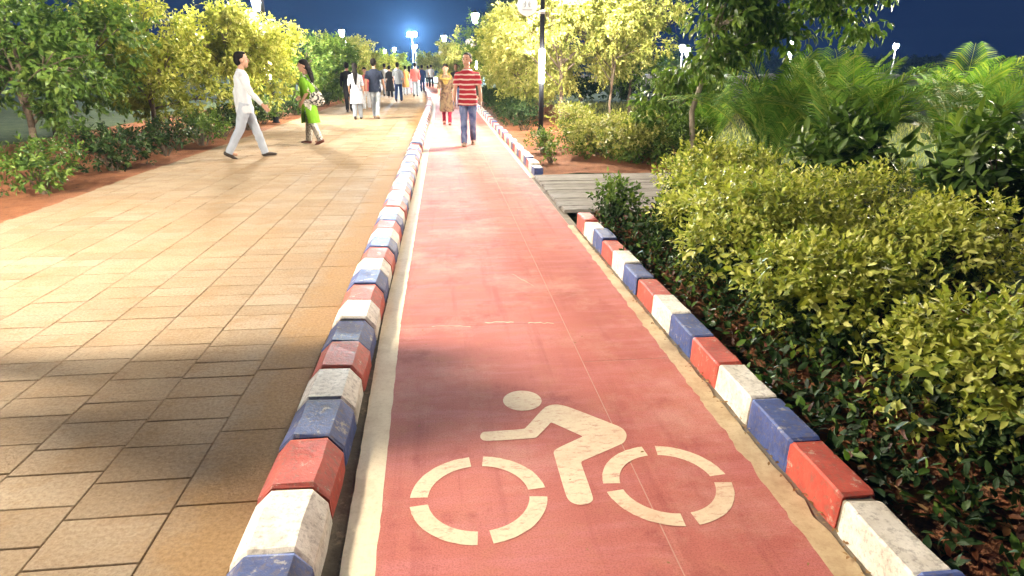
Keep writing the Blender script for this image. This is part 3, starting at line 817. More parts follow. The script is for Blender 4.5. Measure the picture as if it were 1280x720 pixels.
def litter():
    rng = np.random.default_rng(33); n1, n2, n3 = 260, 420, 70
    P = np.concatenate([np.stack([rng.normal(1.268, 0.014, n1), rng.uniform(1.2, 6.1, n1), np.full(n1, 0.008)], 1),
                        np.stack([rng.uniform(1.46, 2.3, n2), rng.uniform(1.2, 6.3, n2), np.full(n2, 0.03)], 1),
                        np.stack([rng.uniform(-0.25, 1.15, n3), rng.uniform(1.5, 8, n3), np.full(n3, 0.006)], 1)])
    n = len(P); a = rng.random(n) * 6.28
    D = np.stack([np.cos(a), np.sin(a), rng.normal(0, 0.12, n)], 1); N = unit(np.array([0, 0, 1.0]) + rng.normal(0, 0.22, (n, 3)))
    D = unit(D); N = unit(N - D * np.sum(N * D, 1, keepdims=True))
    ln = np.concatenate([rng.uniform(0.010, 0.026, n1), rng.uniform(0.02, 0.06, n2), rng.uniform(0.006, 0.018, n3)])[:, None]
    me = leaf_mesh('leaf_litter', [P, D, N, ln], M['dry_leaf'], 0.5, None, rng)
    tag(link('leaf_litter', me), 'scattered dry brown leaves and crumbs along the right kerb', 'leaf litter', kind='stuff')
litter()

# ---- second hedge beyond the crossing
HB = 'shrubs of the hedge beyond the crossing'
shrub('hedge_shrub', 'dark green shrub at the near right end of the far hedge, by the crossing', 'shrub', (3.8, 9.95, 0), 0.52, 0.74, M['leaf_green'], 380, 0.08, inner=M['leaf_dark'], seed=41, group=HB)
shrub('hedge_shrub', 'bright lime shrub beside the red soil patch beyond the crossing', 'shrub', (3.15, 10.3, 0), 0.55, 0.72, M['leaf_pale'], 420, 0.08, inner=M['leaf_green'], seed=42, group=HB)
shrub('hedge_shrub', 'bright lime shrub right of the nearest lamp post', 'shrub', (2.72, 11.2, 0), 0.55, 0.76, M['leaf_pale'], 420, 0.08, inner=M['leaf_green'], seed=43, group=HB)
shrub('hedge_shrub', 'bright lime shrub touching the nearest lamp post', 'shrub', (2.62, 12.5, 0), 0.55, 0.84, M['leaf_pale'], 400, 0.08, inner=M['leaf_green'], seed=44, group=HB)
shrub('hedge_shrub', 'bright lime shrub in front of the dark thin trunk', 'shrub', (3.6, 11.3, 0), 0.6, 0.74, M['leaf_pale'], 420, 0.08, inner=M['leaf_green'], seed=45, group=HB)
shrub('small_shrub', 'small scraggly shrub between the nearest lamp post and the blue kerb end', 'shrub', (1.78, 11.7, 0), 0.28, 0.40, M['leaf_green'], 110, 0.07, seed=46, lobes=5)
shrub('small_shrub', 'small sparse shrub beside the blue kerb end', 'shrub', (1.72, 10.4, 0), 0.2, 0.32, M['leaf_green'], 45, 0.07, seed=47, lobes=4)
for k in range(9):
    y = 16.2 + k * 1.7
    shrub('kerb_shrub', ORD[k] + ' dark low shrub in the row along the right kerb beyond the lamp post', 'shrub', (1.95 + bx(y) + random.uniform(-.1, .15), y, 0), 0.55, 0.62 + 0.1 * random.random(), M['leaf_dark'], 200, 0.085, seed=60 + k, group='dark shrubs along the far right kerb', lobes=6)

# ---- trees right of the track
tree('young_tree', 'pale lime young tree glowing behind the lit column lamp post', (3.1, 17.2, 0), blob(14, 0.0, 0.2, 2.3, 1.45, 0.9, 1.1, 0.75, 71), 0.06, M['leaf_pale'], 2600, 0.13, seed=71, down=0.3)
tree('young_tree', 'pale young tree with thin dark trunk behind the far hedge', (4.35, 16.9, 0), blob(12, 0.2, 0.2, 2.5, 1.2, 0.8, 0.95, 0.65, 72), 0.035, M['leaf_pale'], 1800, 0.12, seed=72, down=0.25)
tree('young_tree', 'low spreading lime tree leaning over the kerb behind the striped man', (2.5, 20.0, 0), blob(11, -0.2, 0.2, 1.7, 0.9, 1.3, 0.85, 0.75, 73), 0.06, M['leaf_pale'], 2300, 0.14, seed=73, down=0.3)
tree('young_tree', 'lime tree farther along the right kerb, in front of the dark tree', (2.3, 25.5, 0), blob(10, 0.1, 0.2, 2.0, 0.9, 1.3, 0.9, 0.8, 74), 0.06, M['leaf_pale'], 1800, 0.15, seed=74, down=0.3)
tree('young_tree', 'green roundish tree below the second right lamp post', (2.3, 33.0, 0), blob(8, 0.2, 0.2, 1.9, 1.0, 1.4, 0.8, 0.9, 75), 0.07, M['leaf_green'], 1200, 0.17, seed=75)
tree('young_tree', 'green tree beside the track right of the third right lamp', (2.2, 42.0, 0), blob(8, 0.2, 0.2, 2.0, 1.1, 1.6, 0.9, 0.9, 76), 0.07, M['leaf_pale'], 1000, 0.2, seed=76)
tree('young_tree', 'green tree left of the third right lamp at the end of the track', (1.7, 56.0, 0), blob(8, 0.0, 0.2, 2.0, 1.4, 1.6, 0.8, 1.0, 77), 0.08, M['leaf_pale'], 900, 0.25, seed=77)
tree('young_tree', 'distant green tree right above the crowd', (-1.2, 76.0, 0), blob(8, 0.0, 0.2, 1.9, 2.2, 1.6, 0.6, 1.0, 78), 0.08, M['leaf_pale'], 900, 0.28, seed=78)
tree('young_tree', 'small distant yellow tree above the grey shirt man', (-6.6, 90.0, 0), blob(7, 0.0, 0.2, 2.0, 1.6, 1.6, 0.7, 1.0, 79), 0.08, M['leaf_yellow'], 800, 0.28, seed=79)
tree('pine_tree', 'tall dark bluish tree behind the second right lamp post', (5.6, 46.0, 0), blob(16, 0.0, 0.3, 3.6, 2.2, 2.0, 1.7, 1.15, 80), 0.14, M['leaf_blue'], 2600, 0.28, seed=80, width=0.22)
tree('young_tree', 'pale bushy tree right of the thin trunk tree', (5.6, 19.5, 0), blob(7, 0.2, 0.2, 2.0, 0.9, 0.9, 0.9, 0.65, 81), 0.05, M['leaf_green'], 700, 0.13, seed=81)

# tree with slender bent trunk and hanging leaves, nearest on the right
lob = [at_depth(x, y, Y) + (r,) for x, y, Y, r in ((905, 30, 9.3, .38), (890, 75, 9.2, .30), (950, 12, 9.5, .42), (985, 45, 9.4, .36), (930, 55, 9.8, .30), (885, -35, 9.4, .40), (1010, -20, 9.6, .5), (940, -60, 9.5, .6), (1060, 10, 9.8, .5), (1110, -40, 9.6, .5))]
bt = at_depth(860, 192, 9.5)
tree('slender_tree', 'slender tree with pale bent trunk and hanging leaves above the near hedge', (bt[0], 9.5, 0), [(x - bt[0], y - 9.5, z, r) for x, y, z, r in lob], 0.045, M['leaf_green'], 1000, 0.17, nleaf=6, slen=0.24, droop=0.9, seed=91, bark='pale_bark', fork=0.72, bendx=0.10, down=0.6, leaf_objs=60)
lob = [at_depth(x, y, Y) + (r,) for x, y, Y, r in ((835, 105, 10.2, .26), (815, 125, 10.3, .26), (850, 90, 10.2, .24), (808, 155, 10.3, .22), (845, 140, 10.2, .22), (875, 110, 10.4, .2))]
tree('sapling', 'small sapling with drooping green leaves left of the bent trunk', (3.62, 10.25, 0), [(x - 3.62, y - 10.25, z, r) for x, y, z, r in lob], 0.02, M['leaf_green'], 260, 0.14, nleaf=6, droop=0.8, seed=92, fork=0.9, down=0.6)

# ---- palms: every frond is a part
frond_meshes = []
def frond(seed, length=1.5, nl=34):
    rng = np.random.default_rng(seed); lean = rng.uniform(0.15, 0.7); arch = rng.uniform(0.15, 0.6)
    pts = []; 
    for i in range(13):
        q = i / 12; a = lean * 0.25 + arch * q * q * 1.3
        pts.append((length * (math.sin(a) * q), 0.0, length * q * math.cos(a * 0.9)))
    mb = MB().tube(pts, [0.011 * (1 - 0.8 * i / 12) for i in range(13)], 5)
    tones = [0.85] * len(mb.f)
    for i in range(nl):
        q = 0.18 + 0.8 * i / nl; k = q * 12; j = min(int(k), 11); f = k - j
        p = Vector(pts[j]).lerp(Vector(pts[j+1]), f); tg = (Vector(pts[j+1]) - Vector(pts[j])).normalized()
        ll = length * 0.34 * math.sin(PI * (0.12 + 0.83 * q)) + 0.05
        for s in (-1, 1):
            d = (Vector((0, s, 0)) * 0.85 + tg * 0.75 + Vector((0, 0, 0.18))).normalized(); wv = tg.cross(d).cross(d).normalized() * 0.012
            m_ = p + d * ll * 0.55 + Vector((0, 0, 0.01)); e = p + d * ll + Vector((0, 0, -0.22 * ll))
            mb.add([p, m_ - wv, m_ + wv, e], [(0, 1, 2), (1, 3, 2)]); tones += [float(np.clip(rng.normal(0.5, 0.18), 0, 1))] * 2
    me = mb.mesh('frond', M['leaf_palm'])
    a = me.attributes.new('tone', 'FLOAT', 'FACE'); a.data.foreach_set('value', np.array(tones, dtype=np.float32))
    return me
FR = [frond(s) for s in range(101, 107)]
def palm(label, x, y, n, h, sc, seed):
    rng = random.Random(seed); t = empty('palm', (x, y, 0)); tag(t, label, 'palm', 'clumping palms right of the track')
    for k in range(n):
        a = k * 2.4 + rng.uniform(-.4, .4); rr = rng.uniform(0.02, 0.22) * sc; z = rng.uniform(0.05, h)
        s = sc * rng.uniform(0.7, 1.15)
        o = link('frond', rng.choice(FR), t, (rr * math.cos(a), rr * math.sin(a), z), (0, rng.uniform(-0.15, 0.35), a)); o.scale = (s, s, s)
    st = MB()
    for k in range(5):
        a = k * 1.3; st.tube([(0.14 * sc * math.cos(a), 0.14 * sc * math.sin(a), -0.05), (0.18 * sc * math.cos(a), 0.18 * sc * math.sin(a), h + 0.2)], [0.03, 0.02], 7)
    st.build('stems', M['leaf_palm'], t)
palm('feathery palm right of the bent trunk, with upright yellow fronds', 4.65, 8.8, 24, 0.45, 0.98, 1)
palm('feathery green palm behind the near hedge at its right', 5.0, 7.6, 24, 0.4, 0.95, 2)
palm('feathery palm low behind the bent trunk', 4.5, 10.8, 18, 0.3, 0.8, 3)
palm('broad palm clump farther right of the bent trunk', 5.95, 9.4, 24, 0.5, 1.08, 4)
palm('palm clump at the far right behind the hedge', 6.6, 7.6, 20, 0.4, 0.85, 5)
palm('palm clump far right in the garden, half behind the others', 8.3, 9.8, 22, 0.4, 1.0, 6)
shrub('broad_leaf_shrub', 'dark broad-leaved shrub in front of the palms at the right', 'shrub', (4.35, 6.6, 0), 0.5, 1.15, M['leaf_green'], 130, 0.24, nleaf=6, slen=0.25, seed=111, lobes=6, inner=M['leaf_dark'], width=0.38)
shrub('broad_leaf_shrub', 'dark broad-leaved shrub farther right behind the hedge end', 'shrub', (5.1, 5.2, 0), 0.6, 1.1, M['leaf_green'], 150, 0.22, nleaf=6, slen=0.25, seed=112, lobes=6, inner=M['leaf_dark'], width=0.38)

# ---- left side
def left(label, x, y, n, z, sx, sz, r, mat, ns, leaf, seed, name='young_tree', down=0.15):
    tree(name, label, (x, y, 0), blob(n, 0, 0, z, sx, sx, sz, r, seed), 0.06, M[mat], ns, leaf, seed=seed, down=down, hollow=0.45)
left('large glowing yellow tree behind the woman in green', -5.35, 18.2, 11, 1.65, 0.95, 0.85, 0.75, 'leaf_yellow', 2200, 0.15, 121)
left('yellow-green tree left of the large glowing yellow tree', -6.3, 15.0, 10, 1.7, 1.0, 0.9, 0.75, 'leaf_yellow', 1700, 0.15, 122)
left('mid green tree right behind the large yellow tree', -5.0, 23.0, 9, 1.35, 0.9, 0.65, 0.75, 'leaf_green', 1500, 0.15, 123)
left('mid green tree below the left lamp, behind the white kurta woman', -5.1, 29.0, 9, 1.35, 1.0, 0.65, 0.8, 'leaf_green', 1400, 0.17, 124)
left('lime tree under the second left lamp post', -5.2, 36.0, 9, 1.6, 1.1, 0.7, 0.85, 'leaf_pale', 1300, 0.2, 125)
left('lime tree right of the second left lamp, above the navy shirt man', -5.6, 47.0, 9, 1.6, 1.3, 0.7, 0.9, 'leaf_pale', 1200, 0.24, 126)
left('small distant lime tree at the end of the left row', -6.4, 62.0, 8, 1.5, 1.6, 0.6, 0.9, 'leaf_yellow', 1000, 0.28, 127)
left('green tree at the far left of the plaza', -6.6, 11.2, 10, 1.9, 1.0, 1.0, 0.8, 'leaf_green', 1500, 0.15, 128)
left('tall green tree at the back left', -9.5, 17.0, 11, 2.5, 1.6, 1.2, 1.0, 'leaf_green', 1600, 0.2, 129)
# the tree left of the photographer whose branches shade the kerb and the track
lampA = Vector((-5.2, 4.3, 4.05)); lob = []
for tx, ty, r, q in ((-1.15, 3.1, .34, .45), (-.78, 2.80, .36, .5), (-.62, 3.12, .24, .5), (-.45, 2.62, .33, .55), (-.14, 2.60, .27, .56), (.12, 2.63, .17, .56), (-.36, 3.10, .17, .56), (-.10, 3.13, .11, .56), (-1.0, 2.30, .20, .5), (-1.5, 2.65, .26, .45)):
    c = lampA.lerp(Vector((tx, ty, 0)), q); lob.append((c.x + 4.75, c.y - 3.9, c.z, r * q))
lob += [(0.1, 0.1, 2.6, .3), (-0.4, -0.3, 2.7, .4)]
tree('young_tree', 'young tree left of the plaza whose branches shade the painted kerb', (-4.75, 3.9, 0), lob, 0.07, M['leaf_green'], 4200, 0.075, slen=0.08, seed=130, hollow=0.12, rpow=1.15)
for k in range(15):
    y = 8.6 + k * 1.75
    shrub('border_shrub', ORD[k] + ' dark low shrub in the row along the left edge of the plaza', 'shrub', (-5.05 + random.uniform(-.1, .1), y, 0), 0.6, 0.55 + 0.2 * random.random(), M['leaf_dark'] if k % 3 else M['leaf_green'], 190, 0.095, seed=140 + k, group='dark shrubs along the left edge of the plaza', lobes=6)

# ---- far garden: rubble wall, bushes, wood, lamps
def far_wall():
    t = MB(); rng = random.Random(5)
    x = 9.0
    while x < 60:
        z = 0.0
        while z < 0.75:
            w = rng.uniform(0.35, 0.8); h = rng.uniform(0.2, 0.34)
            t.chbox(x + rng.uniform(-.1, .1), x + w + 0.1, 56 + x * 0.1 + rng.uniform(-.1, .1), 56.6 + x * 0.1, z - 0.1, z + h, 0.05, jz=0.03); z += h
        x += rng.uniform(0.45, 0.8)
    o = t.build('rubble_wall', M['stone']); tag(o, 'low pale rubble wall far behind the lawn on the right', 'wall')
far_wall()
for k, (x, y, r, h) in enumerate(((9.2, 33, 1.2, .9), (11.5, 33.5, 1.2, .8), (13.8, 33, 1.3, .9), (16.4, 33.2, 1.3, .8), (19, 33, 1.3, .9), (6.9, 32.5, 1.1, .9), (22, 33.4, 1.4, .9))):
    shrub('lawn_shrub', ['second', 'third', 'fourth', 'fifth', 'sixth', 'first', 'seventh'][k] + ' dark bush from the left in the row across the lawn', 'shrub', (x, y, 0), r, h, M['leaf_dark'], 230, 0.2, slen=0.25, seed=160 + k, group='dark bushes across the lawn', lobes=6)
for k, (x, y, lab) in enumerate(((19.5, 66, 'small round tree far right, left of the twin lamps'), (23.5, 68, 'small round tree far right, at the foot of the twin lamps'), (29, 70, 'small round tree far right, right of the twin lamps'), (37, 66, 'pale small tree under the far right lamps'), (46, 72, 'small tree at the far right edge of the garden'))):
    tree('far_tree', lab, (x, y, 0), blob(6, 0, 0, 1.4, 0.9, 0.6, 0.5, 0.9, 170 + k), 0.1, M['leaf_pale'] if k != 1 else M['leaf_green'], 500, 0.3, slen=0.3, seed=170 + k)
def far_wood():
    rng = np.random.default_rng(181); n = 5200
    x = rng.uniform(-140, 160, n); y = 150 + rng.uniform(-6, 6, n) + np.abs(x) * 0.05
    top = 3.2 + 2.2 * np.array([noise.noise((q * 0.06, 3.0, 0)) + 0.5 * noise.noise((q * 0.23, 9.0, 0)) for q in x])
    z = rng.random(n) ** 0.7 * np.maximum(top, 1.0)
    P = np.stack([x, y, z], 1); D = unit(rng.normal(0, 1, (n, 3)) + np.array([0, -0.3, 0.5]))
    me = leaf_mesh('far_wood', leaves_from_shoots(P, D, 4, 0.9, 1.3, 1.0, 0.1, rng), M['leaf_blue'], 0.6, None, rng)
    tag(link('far_wood', me), 'dark line of far trees along the horizon', 'wood', kind='stuff')
far_wood()
def grass():
    rng = np.random.default_rng(182); n = 16000
    x = rng.uniform(3.9, 14, n); y = rng.uniform(6.5, 30, n); P = np.stack([x, y, np.full(n, -0.06)], 1)
    D = unit(np.array([0, 0, 1.0]) + rng.normal(0, 0.35, P.shape)); N = unit(rng.normal(0, 1, P.shape)); N = unit(N - D * np.sum(N * D, 1, keepdims=True))
    me = leaf_mesh('grass', [P, D, N, rng.uniform(0.06, 0.17, (n, 1))], M['leaf_pale'], 0.10, None, rng)
    tag(link('grass', me), 'pale mown grass of the lawn behind the hedge', 'grass', kind='stuff')
grass()

# distant lit lamps and the flood light mast
def far_lamp(label, x, y, z, n=1, r=0.26, mat='far_lantern', cat='lamp post', group=None, head='lantern'):
    t = empty('lamp_mast' if head == 'flood' else 'garden_lamp', (x, y, 0)); tag(t, label, cat, group)
    MB().lathe([(0.14, -0.06), (0.14, 0.25), (0.075, 0.35), (0.05, z - 0.3)], 10).build('pole', M['grey_metal'], t, True)
    if head == 'flood':
        MB().box(-0.6, 0.6, 0.06, 0.14, z - 0.36, z - 0.28).build('crossbar', M['grey_metal'], t)
        for s in (-1, 1):
            h = MB().box(s * 0.42 - 0.33, s * 0.42 + 0.33, -0.02, 0.2, z - 0.28, z + 0.36).build('flood_housing', M['dark_metal'], t)
            MB().box(s * 0.42 - 0.30, s * 0.42 + 0.30, -0.045, -0.022, z - 0.25, z + 0.33).build('flood_lens', M[mat], h)
    else:
        MB().lathe([(r * 0.35, z - 0.32), (r * 0.85, z - 0.1), (r, z + 0.12), (r * 0.7, z + 0.25)], 10).build('lantern_glass', M[mat], t, True)
        MB().lathe([(r * 1.25, z + 0.25), (r * 1.1, z + 0.3), (0.03, z + 0.45)], 10).build('lantern_cap', M['dark_metal'], t, True)
fx, fy, fz = at_depth(515, 43, 120)
far_lamp('tall mast with a dazzling blue-white floodlight above the crowd', fx, fy, fz, mat='flood', cat='light mast', head='flood')
GL = 'small lit lamps in the far garden'
for (px, py, Y, lab) in ((853, 60, 60, 'left of the twin lit lamps far across the garden'), (859, 64, 57, 'right of the twin lit lamps far across the garden'), (991, 55, 62, 'lit lamp far across the garden above the palms'),
                         (988, 66, 75, 'lower lit lamp far across the garden above the palms'), (519, 58, 100, 'small lit lamp just below the dazzling floodlight'), (432, 55, 75, 'small lit lamp just below the second left lamp post'),
                         (1120, 58, 64, 'lit lamp in the far garden right of the palms')):
    x, y, z = at_depth(px, py, Y); far_lamp(lab, x, y, z, group=GL)

# ---- faint blue haze, added to put a glow round the lamps
hz_ = MB().box(-170, 190, -14, 185, -1.2, 12.0).build('haze', None)
hz_['kind'] = 'stuff'; hz_['label'] = 'faint blue haze added for the glow round the lamps'
hm, ht_, ho = new_mat('lamp_glow_haze')
pv = ht_.nodes.new('ShaderNodeVolumePrincipled')
pv.inputs['Color'].default_value = (0.30, 0.56, 1.0, 1); pv.inputs['Density'].default_value = 0.0004; pv.inputs['Anisotropy'].default_value = 0.0
ht_.links.new(pv.outputs[0], ho.inputs['Volume'])
hz_.data.materials.clear(); hz_.data.materials.append(hm)
# ================================================================ people
def mat_cloth(name, c, var=0.75, scale=14, rough=0.85):
    m, t, out = new_mat(name); v = coords(t, 'Object')
    n = noise_tex(t, v, scale, 4, 0.6); f = noise_tex(t, v, 180, 2, 0.5)
    col = mixc(t, n, tuple(x * var for x in c), c)
    principled(t, out, col, rough, f, 0.25, 0.003, 0.15); return m
def mat_striped(name, c, w, period=0.092, frac=0.30):
    m, t, out = new_mat(name)
    tc = node(t, 'ShaderNodeTexCoord'); sp = node(t, 'ShaderNodeSeparateXYZ'); t.links.new(tc.outputs['Object'], sp.inputs[0])
    wob = noise_tex(t, tc.outputs['Object'], 5, 2, 0.5)
    a = node(t, 'ShaderNodeMath', operation='MULTIPLY_ADD'); t.links.new(wob, a.inputs[0]); a.inputs[1].default_value = 0.035; t.links.new(sp.outputs[2], a.inputs[2])
    d = node(t, 'ShaderNodeMath', operation='DIVIDE'); t.links.new(a.outputs[0], d.inputs[0]); d.inputs[1].default_value = period
    fr = node(t, 'ShaderNodeMath', operation='FRACT'); t.links.new(d.outputs[0], fr.inputs[0])
    lt = node(t, 'ShaderNodeMath', operation='LESS_THAN'); t.links.new(fr.outputs[0], lt.inputs[0]); lt.inputs[1].default_value = frac
    principled(t, out, mixc(t, lt.outputs[0], c, w), 0.85, None, spec=0.15); return m
def mat_pattern(name, c1, c2, scale=28, thr=0.5, c3=None):
    m, t, out = new_mat(name); v = coords(t, 'Object')
    n = noise_tex(t, v, scale, 3, 0.55)
    col = mixc(t, ramp(t, n, [(thr - 0.03, (0, 0, 0)), (thr + 0.03, (1, 1, 1))]), c1, c2)
    if c3: col = mixc(t, ramp(t, noise_tex(t, v, scale * 0.35, 4, 0.6), [(0.45, (0, 0, 0)), (0.62, (0.8, 0.8, 0.8))]), col, c3)
    principled(t, out, col, 0.85, None, spec=0.15); return m
def mat_denim(name, c, fade):
    m, t, out = new_mat(name); v = coords(t, 'Object'); n = noise_tex(t, v, 7, 4, 0.6)
    col = ramp(t, n, [(0.35, c), (0.65, fade)])
    principled(t, out, mixc(t, noise_tex(t, v, 160, 2, 0.5), mixc(t, 1.0, col, (0.7, 0.7, 0.75), 'MULTIPLY'), col), 0.9, n, 0.2, 0.01, 0.1); return m
P_ = {
 'skin': mat_noise('warm_brown_skin', (0.42, 0.24, 0.16), (0.48, 0.28, 0.19), 9, 0.5, 0.05, 120, spec=0.35),
 'skin_d': mat_noise('deep_brown_skin', (0.20, 0.10, 0.06), (0.25, 0.13, 0.08), 9, 0.5, 0.05, 120, spec=0.35),
 'hair': mat_noise('black_hair', (0.006, 0.005, 0.005), (0.014, 0.012, 0.011), 40, 0.75, 0.4, 160, spec=0.12),
 'hair_g': mat_noise('greying_hair', (0.02, 0.019, 0.018), (0.06, 0.057, 0.055), 40, 0.75, 0.4, 160, spec=0.12),
 'eye': mat_noise('dark_eye', (0.02, 0.015, 0.012), (0.03, 0.02, 0.015), 30, 0.2, 0.0, 60, spec=0.5),
 'lip': mat_noise('lips', (0.30, 0.10, 0.08), (0.34, 0.12, 0.09), 30, 0.5, 0.0, 60),
 'shoe_b': mat_noise('dark_leather', (0.03, 0.022, 0.018), (0.06, 0.045, 0.035), 20, 0.5, 0.1, 60),
 'shoe_t': mat_noise('tan_leather', (0.32, 0.21, 0.13), (0.42, 0.29, 0.19), 20, 0.6, 0.1, 60),
 'shoe_r': mat_noise('maroon_sandal', (0.15, 0.05, 0.04), (0.22, 0.08, 0.06), 20, 0.6, 0.1, 60),
 'stripe': mat_striped('red_white_striped_knit', (0.30, 0.022, 0.035), (0.55, 0.46, 0.42)),
 'jeans': mat_denim('blue_denim', (0.06, 0.10, 0.24), (0.22, 0.30, 0.48)),
 'jeans_l': mat_denim('pale_denim', (0.28, 0.33, 0.39), (0.42, 0.47, 0.52)),
 'gold': mat_pattern('tan_brown_print', (0.105, 0.070, 0.046), (0.055, 0.034, 0.026), 18, 0.52, (0.135, 0.105, 0.06)),
 'scarf': mat_cloth('mustard_scarf', (0.22, 0.165, 0.045), 0.7),
 'maroon': mat_cloth('crimson_cotton', (0.24, 0.018, 0.045), 0.7),
 'green': mat_cloth('bright_green_cotton', (0.15, 0.33, 0.02), 0.75),
 'bwprint': mat_pattern('black_white_print', (0.62, 0.60, 0.55), (0.12, 0.11, 0.10), 34, 0.53, (0.40, 0.37, 0.30)),
 'bagprint': mat_pattern('zebra_print_canvas', (0.70, 0.68, 0.62), (0.05, 0.05, 0.05), 24, 0.5),
 'white': mat_cloth('white_cotton', (0.52, 0.55, 0.60), 0.82),
 'offwhite': mat_pattern('white_floral_cotton', (0.40, 0.42, 0.47), (0.27, 0.29, 0.36), 30, 0.56),
 'navy': mat_cloth('navy_knit', (0.022, 0.030, 0.055), 0.7),
 'black': mat_cloth('black_cotton', (0.018, 0.018, 0.022), 0.7),
 'grey': mat_cloth('grey_blue_knit', (0.24, 0.27, 0.31), 0.8),
 'salmon': mat_cloth('salmon_cotton', (0.55, 0.15, 0.14), 0.8),
 'orange': mat_cloth('orange_cotton', (0.58, 0.28, 0.10), 0.8),
 'lilac': mat_cloth('lilac_cotton', (0.55, 0.38, 0.46), 0.85),
 'dkblue': mat_cloth('dark_blue_cotton', (0.02, 0.035, 0.10), 0.8),
 'paletrouser': mat_cloth('pale_grey_cotton', (0.36, 0.40, 0.47), 0.8),
}
def solidify(mb, name, mats, vox, smooth=4, wrinkle=0.0, seed=0, cut=None):
    """merge overlapping closed pieces into one continuous surface"""
    me0 = mb.mesh(name, mats); o = bpy.data.objects.new(name, me0); COL.objects.link(o)
    md = o.modifiers.new('r', 'REMESH'); md.mode = 'VOXEL'; md.voxel_size = vox
    sm = o.modifiers.new('s', 'SMOOTH'); sm.iterations = smooth; sm.factor = 0.5
    dg = bpy.context.evaluated_depsgraph_get(); dg.update()
    me = bpy.data.meshes.new_from_object(o.evaluated_get(dg))
    bpy.data.objects.remove(o); bpy.data.meshes.remove(me0)
    me.materials.clear()
    for m in (mats if isinstance(mats, (list, tuple)) else [mats]): me.materials.append(m)
    n = len(me.vertices); co = np.empty(n * 3, np.float32); me.vertices.foreach_get('co', co); co = co.reshape(-1, 3)
    if wrinkle:
        no = np.empty(n * 3, np.float32); me.vertices.foreach_get('normal', no); no = no.reshape(-1, 3)
        x, y, z = co[:, 0] + seed, co[:, 1], co[:, 2]
        w = np.sin(z * 38 + 7 * np.sin(x * 11 + y * 9)) * 0.5 + np.sin(x * 47 + y * 39 + 5 * np.sin(z * 9)) * 0.5
        co += no * (w * wrinkle)[:, None]; me.vertices.foreach_set('co', co.ravel())
    if cut:
        bm = bmesh.new(); bm.from_mesh(me)
        dele = [f for f in bm.faces if cut(f.calc_center_median(), f.normal)]
        bmesh.ops.delete(bm, geom=dele, context='FACES'); bm.to_mesh(me); bm.free()
    me.polygons.foreach_set('use_smooth', [True] * len(me.polygons)); me.name = name; me.update()
    return me
def lerp3(a, b, t): return tuple(a[i] + (b[i] - a[i]) * t for i in range(3))

